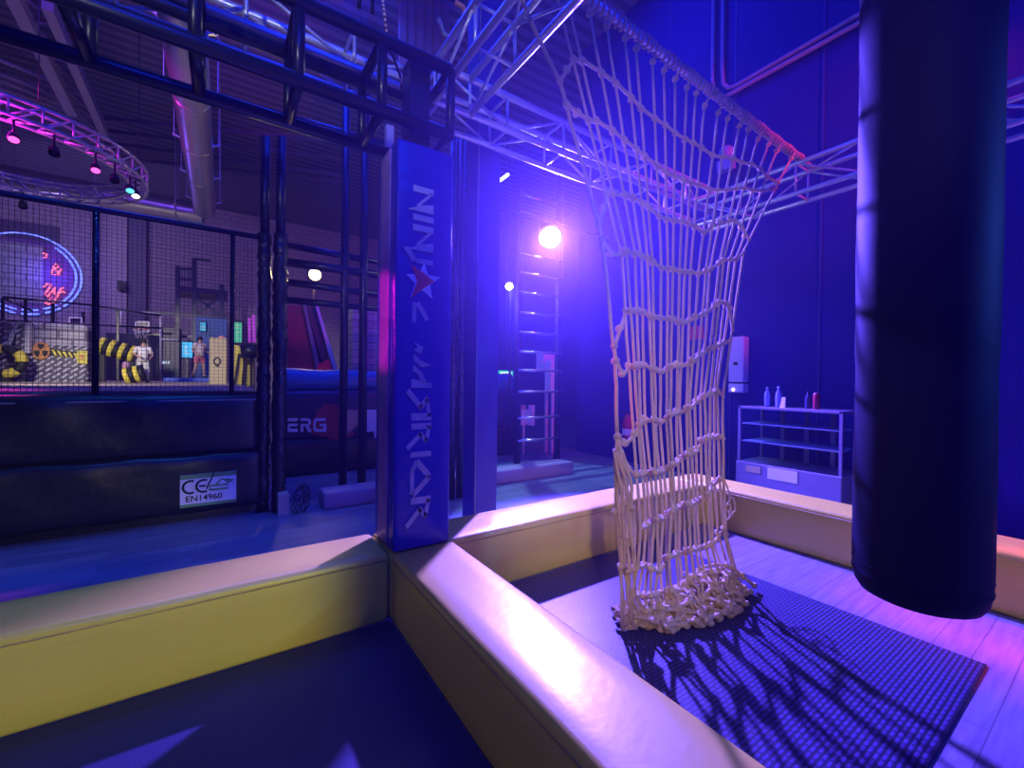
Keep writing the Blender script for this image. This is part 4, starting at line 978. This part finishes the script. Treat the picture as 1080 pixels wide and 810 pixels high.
def roll(P, r, y, lb, nseg, stand=True):
    a, b = ony(*P[0], y), ony(*P[1], y); t = thing('striped_roll', lb, 'roll', (a + b) / 2, 'black and yellow padded rolls')
    for k in range(nseg):
        p, q = a.lerp(b, k / nseg), a.lerp(b, (k + 1) / nseg); MB().tube([p, p.lerp(q, .05), p.lerp(q, .95), q], [r*.9, r, r, r*.9], 14).build('segment', hy if k % 2 == 0 else ink, t)
    if stand: 
        for f in (.1, .9): c_ = a.lerp(b, f); MB().bar((c_.x, c_.y, AZ), (c_.x, c_.y, c_.z - r * .7), .10).build('leg', ink, t)
    return t
roll(((104, 364), (142, 374)), .22, 14.8, 'long raised black and yellow striped roll right of the first fence post', 7)
roll(((131, 397), (152, 393)), .20, 13.6, 'short black and yellow striped roll on the floor before the person in white', 4, False)
tag(MB().slab(128, 381, 136, 390, 13.8, .3).build('pink_cushion', mat('pink_print', (.5, .25, .4), .6), bevel=.08), 'small pink and white cushion beside the short striped roll', 'cushion')
rl = thing('guard_rail', 'thin dark guard rail in front of the neon sign', 'rail', ony(50, 345, 17.0))
for a, b in (((3, 313), (98, 322)), ((3, 314), (34, 328)), ((98, 322), (170, 333)), ((0, 338), (170, 346))): MB().tube([ony(*a, 17.0), ony(*b, 17.0)], .03, 6).build('rail', black, rl)
for u in (3, 27, 56, 98, 124): MB().bar(ony(u, 314 + u * .1, 17.0), Vector((ony(u, 400, 17.0).x, 17.0, AZ)), .06).build('post', black, rl)
ob = thing('tall_box', 'tall olive padded box with dark round mark beside the right fence post', 'box', ony(229, 407, 12.5))
MB().slab(220.5, 356, 240, 408, 12.5, .8).build('pad', mat('olive_vinyl', (.30, .25, .14), .5), ob, bevel=.04)
n = 20; MB().tube([ony(229 + 3.4*math.cos(2*math.pi*i/n), 381 + 3.6*math.sin(2*math.pi*i/n), 12.49) for i in range(n)], .016, 6, closed=True).build('round_mark', ink, ob); flat([(226, 384), (232, 384), (230, 387), (228, 387)], 12.48, ink, 'round_mark', ob)
tag(MB().slab(230, 354, 238, 358, 12.6, .3).build('shoe_pair', mat('shoe_red', (.5, .2, .2), .6), bevel=.05), 'small reddish bundle lying on top of the tall olive box', 'bundle')
yb2 = thing('yellow_cushion_stack', 'yellow padded obstacle with black straps behind the right fence post', 'obstacle', ony(256, 410, 11.0))
flat([(244, 363), (258, 366), (254, 409), (244, 409)], 11.0, hy, 'pad', yb2, .5); flat([(255, 372), (268, 376), (268, 406), (253, 409)], 11.1, hy, 'pad', yb2, .5)
for q in ([(251, 373), (253.5, 373), (248, 409), (245.5, 409)], [(257, 374), (259, 374), (257, 408), (255, 408)], [(264, 374), (266, 374), (266, 407), (264, 407)]): flat(q, 10.95, ink, 'strap', yb2, .04)
MB().tube([ony(254, 371, 10.8), ony(273, 370, 10.8)], .15, 12).build('roll_top', black_vinyl, yb2)
for i, u in enumerate((263.5, 268)):
    t = thing('light_strip', ['left', 'right'][i] + ' of two violet vertical light strips beyond the fence end', 'light strip', ony(u, 363, 16.0), 'violet light strips')
    MB().tube([ony(u, 361, 16.0), ony(u - .6, 335 - 3 * i, 16.0)], .045, 6).build('tube', emat('violet_strip', (.35, .04, .55), 1.0), t); MB().bar((ony(u + .4, 402, 16.08).x, 16.08, 0), ony(u - .4, 333, 16.08), .06).build('backing', black, t)

# ------------------------------------------------------------------ people in the arena
def skin_body(joints, edges, radii, name, material, parent, o0):
    me = bpy.data.meshes.new(name); me.from_pydata([tuple(Vector(j)) for j in joints], edges, []); o = bpy.data.objects.new(name, me); COL.objects.link(o)
    md = o.modifiers.new('skin', 'SKIN'); md.use_smooth_shade = True
    for i, r in enumerate(radii): me.skin_vertices[0].data[i].radius = (r, r) if not isinstance(r, tuple) else r
    me.skin_vertices[0].data[0].use_root = True
    o.modifiers.new('sub', 'SUBSURF').levels = 2; o.modifiers['sub'].render_levels = 2
    dg = bpy.context.evaluated_depsgraph_get(); m2 = bpy.data.meshes.new_from_object(o.evaluated_get(dg)); m2.materials.clear(); m2.materials.append(material)
    for p in m2.polygons: p.use_smooth = True
    bpy.data.objects.remove(o); ob_ = bpy.data.objects.new(name, m2); COL.objects.link(ob_); ob_.parent = parent; ORG[ob_.name] = o0
    return ob_
def person(base, H, facing, pose, label, shirt, pants, shoe, long_legs=False):
    """one continuous skin body plus hair and clothes as children; pose gives knee/foot/elbow/hand offsets in units of height"""
    t = thing('person', label, 'person', base); o0 = ORG[t.name]; t.rotation_euler = (0, 0, facing)
    h = lambda x, y, z: Vector((x * H, y * H, z * H))
    lean = pose.get('lean', 0)
    J = [h(0, 0, .53), h(0, -lean*.4, .62), h(0, -lean*.8, .74), h(0, -lean, .81), h(0, -lean*1.1, .86), h(0, -lean*1.2 - .01, .92), h(0, -lean*1.2, .965)]
    E_ = [(0,1),(1,2),(2,3),(3,4),(4,5),(5,6)]; R_ = [.075, .068, .080, .055, .028, .056, .048]
    for s in (-1, 1):
        k = pose['L' if s < 0 else 'R']; b = len(J)
        J += [h(s*.055, 0, .50), h(*k['knee']), h(*k['ankle']), h(*k['toe'])]; R_ += [.052, .036, .022, .018]; E_ += [(0,b),(b,b+1),(b+1,b+2),(b+2,b+3)]
        b = len(J); J += [h(s*.105, -lean*.95, .80), h(*k['elbow']), h(*k['wrist']), h(*k['hand'])]; R_ += [.034, .024, .017, .019]; E_ += [(3,b),(b,b+1),(b+1,b+2),(b+2,b+3)]
        hd = Vector(k['hand']) - Vector(k['wrist']); hd = hd.normalized()
        side = Vector((0, -1, 0)) if abs(hd.y) < .7 else Vector((0, 0, 1))
        for f in range(4):
            i0 = len(J); base_ = h(*k['hand']) + side * (f - 1.5) * .011 * H; J += [base_ + hd * .018 * H, base_ + hd * (.04 + .006 * (f in (1, 2))) * H]; R_ += [.0060, .0050]; E_ += [(b+3, i0), (i0, i0+1)]
        i0 = len(J); J += [h(*k['hand']) + side * .024 * H, h(*k['hand']) + side * .034 * H + hd * .016 * H]; R_ += [.0065, .0055]; E_ += [(b+3, i0), (i0, i0+1)]
    body = skin_body(J, E_, [r * H for r in R_], 'body', skin, t, o0)
    hc = J[5]
    def wrap(nm, pts, rad, m): MB_ = MB(); MB_.tube([p + o0 for p in pts], rad, 14); return MB_.build(nm, m, t)
    # face
    mb = MB()
    for s in (-1, 1): mb.ball(o0 + hc + h(s*.022, -.052, .008), .0085*H, (1.2, .6, .7), 8, 5)
    mb.build('eyes', ink, t)
    mb = MB(); mb.ball(o0 + hc + h(0, -.060, -.006), .011*H, (.7, 1, 1.3), 8, 5); mb.build('nose', skin, t)
    mb = MB(); mb.ball(o0 + hc + h(0, -.053, -.027), .012*H, (1.5, .5, .5), 8, 5); mb.build('mouth', mat('lips', (.45, .16, .14), .5), t)
    mb = MB(); mb.ball(o0 + hc + h(0, .012, .028), .064*H, (1.0, 1.02, .95), 14, 8); mb.ball(o0 + hc + h(0, .04, -.015), .05*H, (1, .7, 1.2), 12, 7); mb.build('hair', hair, t)
    # clothes: shirt round trunk with sleeves, trousers
    mb = MB(); mb.tube([o0 + J[0] + h(0, 0, -.01), o0 + J[1], o0 + J[2], o0 + J[3], o0 + J[3] + h(0, 0, .02)], [.098*H, .092*H, .105*H, .082*H, .045*H], 16)
    for s, i in ((-1, 11), (1, None)):
        pass
    idx = {}
    n_per = 4 + 4 + 8 + 2
    for s, b in ((-1, 7), (1, 7 + n_per)):
        sh = J[b + 4]; el = J[b + 5]; mb.tube([o0 + J[3] + h(s*.03, 0, -.005), o0 + sh, o0 + sh.lerp(el, .75)], [.05*H, .05*H, .042*H], 12)
        idx[s] = b
    mb.build('shirt', shirt, t)
    mb = MB(); mb.tube([o0 + J[0] + h(0, 0, .03), o0 + J[0] + h(0, 0, -.04)], [.096*H, .098*H], 16)
    for s in (-1, 1):
        b = idx[s]; hip, kn, an = J[b], J[b+1], J[b+2]; end = [kn.lerp(an, .9)] if long_legs else []
        pts = [hip + h(0, 0, .01), hip.lerp(kn, .55)] + ([kn] + end if long_legs else [hip.lerp(kn, .62)]); mb.tube([o0 + p for p in pts], [.062*H, .056*H] + ([.046*H, .036*H] if long_legs else [.058*H]), 12)
    mb.build('trousers' if long_legs else 'shorts', pants, t)
    for s in (-1, 1):
        b = idx[s]; an, to = J[b+2], J[b+3]; MB().tube([o0 + an + (an - to) * .25 + h(0, 0, -.016), o0 + an.lerp(to, .5) + h(0, 0, -.014), o0 + to + h(0, 0, -.004), o0 + to + (to - an) * .2], [.022*H, .026*H, .024*H, .012*H], 10).build('shoe', shoe, t)
    return t
base = ony(210, 403.2, 17.3); base.z = ony(202, 398.5, 16.9).z + .004
base.y = 17.3; base.x = ony(210, 400, 17.3).x
HP = ony(210, 355, 17.3).z - base.z
person(base, HP, math.radians(35), {'lean': .015,
  'L': dict(knee=(-.085, -.01, .28), ankle=(-.135, .03, .045), toe=(-.15, -.06, .022), elbow=(-.16, .0, .65), wrist=(-.13, -.09, .58), hand=(-.12, -.12, .57)),
  'R': dict(knee=(.085, -.03, .28), ankle=(.13, .02, .045), toe=(.15, -.06, .022), elbow=(.17, .03, .66), wrist=(.15, -.08, .62), hand=(.14, -.115, .615))},
  'person in white shirt and pink shorts standing legs apart by the cyan screen', mat('white_cloth', (.70, .62, .62), .8), mat('pink_cloth', (.55, .16, .20), .8), ink)
b2 = ony(150, 401, 14.0); b2.z = AZ
H2 = (ony(151, 361, 14.0).z - b2.z) * 1.06
person(b2, H2, math.radians(20), {'lean': .06,
  'L': dict(knee=(-.09, -.10, .30), ankle=(-.10, .00, .045), toe=(-.11, -.08, .022), elbow=(-.17, -.07, .66), wrist=(-.10, -.17, .60), hand=(-.085, -.20, .59)),
  'R': dict(knee=(.08, -.04, .28), ankle=(.09, .03, .045), toe=(.10, -.05, .022), elbow=(.17, -.05, .65), wrist=(.12, -.16, .58), hand=(.10, -.19, .57))},
  'person in white top and pale trousers bending beside the short striped roll', mat('white_cloth2', (.75, .72, .72), .8), mat('pale_cloth', (.60, .60, .55), .8), ink, True)

# ------------------------------------------------------------------ light
W = bpy.data.worlds.new('world'); SC.world = W; W.use_nodes = True
nt = W.node_tree; bg = nt.nodes['Background']; bg.inputs['Color'].default_value = (.01, .01, .08, 1); bg.inputs['Strength'].default_value = 0.0
vs = nt.nodes.new('ShaderNodeVolumeScatter'); vs.inputs['Density'].default_value = .0055; vs.inputs['Anisotropy'].default_value = .76; vs.inputs['Color'].default_value = (.6, .42, 1, 1)
nt.links.new(vs.outputs['Volume'], nt.nodes['World Output'].inputs['Volume'])
BLUE = (.006, .03, 1.0)
lamp0 = LAMPS[0][0]
aim0 = (Vector((2.0, 1.2, .3)) - lamp0).normalized()
light('stage_lamp_beam', 'SPOT', lamp0 + aim0 * .06, (2.8, 1.1, .6), (.12, .065, 1.0), 16500, .08, 66, .3)
light('stage_lamp_beam', 'SPOT', LAMPS[1][0] + Vector((-.05, -.12, 0)), (4.1, 4.4, 0), (.35, .62, 1.0), 420, .03, 62, .4)
light('blue_wash', 'AREA', (0.3, -2.5, 6.8), (2.0, 4.5, 2.0), BLUE, 350, 3)
light('blue_wash', 'AREA', (1.2, 6.8, 8.2), (1.0, 5.2, 0), BLUE, 260, 2)
light('blue_wash', 'AREA', (4.2, 4.6, 8.3), (5.4, 3.2, 3), BLUE, 120, 2)
light('roof_violet', 'AREA', (-2.0, 7.0, 7.4), (-1.5, 9.0, 8.6), (.30, .08, 1.0), 60, 3)
light('blue_floor', 'SPOT', (-.8, 4.5, 6.8), (-.6, 4.45, 0), (.015, .15, 1.0), 460, .15, 44, .7)
light('front_yellow', 'SPOT', (1.7, -4.6, 2.3), (-1.0, 2.6, .12), (1.0, .86, .10), 720, .10, 25, .5)
light('front_white', 'SPOT', (-1.6, -3.0, 4.2), (2.6, 2.3, .65), (1.0, .66, .30), 760, .12, 19, .7)
light('left_fill', 'SPOT', (-3.0, .2, 2.6), (.865, 1.5, .25), (1.0, .78, .5), 26, .12, 34, .8)
light('warm_right', 'SPOT', (-.5, -3.6, 3.2), (4.25, 1.0, .15), (1.0, .80, .30), 200, .12, 20, .8)
light('net_fill', 'SPOT', (-1.4, -2.2, 2.6), (2.75, 2.0, 2.75), (.80, .62, 1.0), 330, .12, 26, .8)
light('arena_side', 'SPOT', (-1.0, 7.0, 3.3), (.25, 11.2, 1.7), (1.0, .9, .75), 260, .1, 24, .5)
light('truss_white', 'SPOT', (-1.8, -1.5, 3.0), (.4, 3.1, 3.8), (.9, .9, 1.0), 300, .1, 40, .8)
light('red_stage_light', 'SPOT', (5.6, -1.6, 4.6), (4.4, .1, .3), (1.0, .03, .05), 3600, .08, 26, .8)
light('red_stage_light', 'SPOT', (5.4, -.9, 5.0), (5.6, 2.4, 4.4), (1.0, .04, .12), 700, .08, 60, .6)
light('blue_side', 'SPOT', (5.6, -3.5, 3.2), (2.56, .56, 1.8), (.05, .15, 1.0), 1000, .2, 30, .6)
light('magenta_stage_light', 'SPOT', (-2.6, 8.1, 4.3), (-2.7, 6.3, 1.3), (1.0, .05, .75), 600, .1, 44, .6)
light('magenta_duct_light', 'SPOT', (-3.0, 8.2, 4.6), (-.5, 9.6, 6.3), (1.0, .02, .8), 300, .1, 70, .8)
light('warm_duct_light', 'SPOT', (1.4, 8.0, 5.4), (-.4, 8.6, 6.3), (1.0, .8, .5), 30, .1, 60, .8)
light('magenta_spot_on_pillar', 'SPOT', (-3.4, 5.0, 3.0), (PX0, 2.8, 1.88), (1.0, .01, .7), 900, .03, 8, .4)
light('arena_wash', 'AREA', (-4.5, 16.2, 6.6), (-3.5, 20.5, 1.5), (.55, .38, 1.0), 300, 2.5)
light('arena_front', 'SPOT', (-3.2, 7.2, 3.6), (-1.0, 14.5, .9), (1.0, .88, .86), 1900, .3, 50, .4)
light('neon_glow', 'POINT', (nx + .6, NYY - .5, nz), None, (.14, .06, 1.0), 70, .4)
light('warm_flood', 'POINT', ony(332, 290, 10.7), None, (1.0, .7, .3), 40, .12)
light('blue_far', 'AREA', (4.5, 10.5, 7.8), (3.5, 12, 0), (.06, .05, 1.0), 80, 3)

vw = SC.view_settings; SC.display_settings.display_device = 'sRGB'; vw.view_transform = 'Standard'; vw.look = 'None'; vw.exposure = 0.0; vw.gamma = 1.0; vw.use_curve_mapping = False
SC.cycles.use_denoising = True
SC.cycles.max_bounces = 6; SC.cycles.volume_bounces = 0; SC.cycles.sample_clamp_indirect = 6
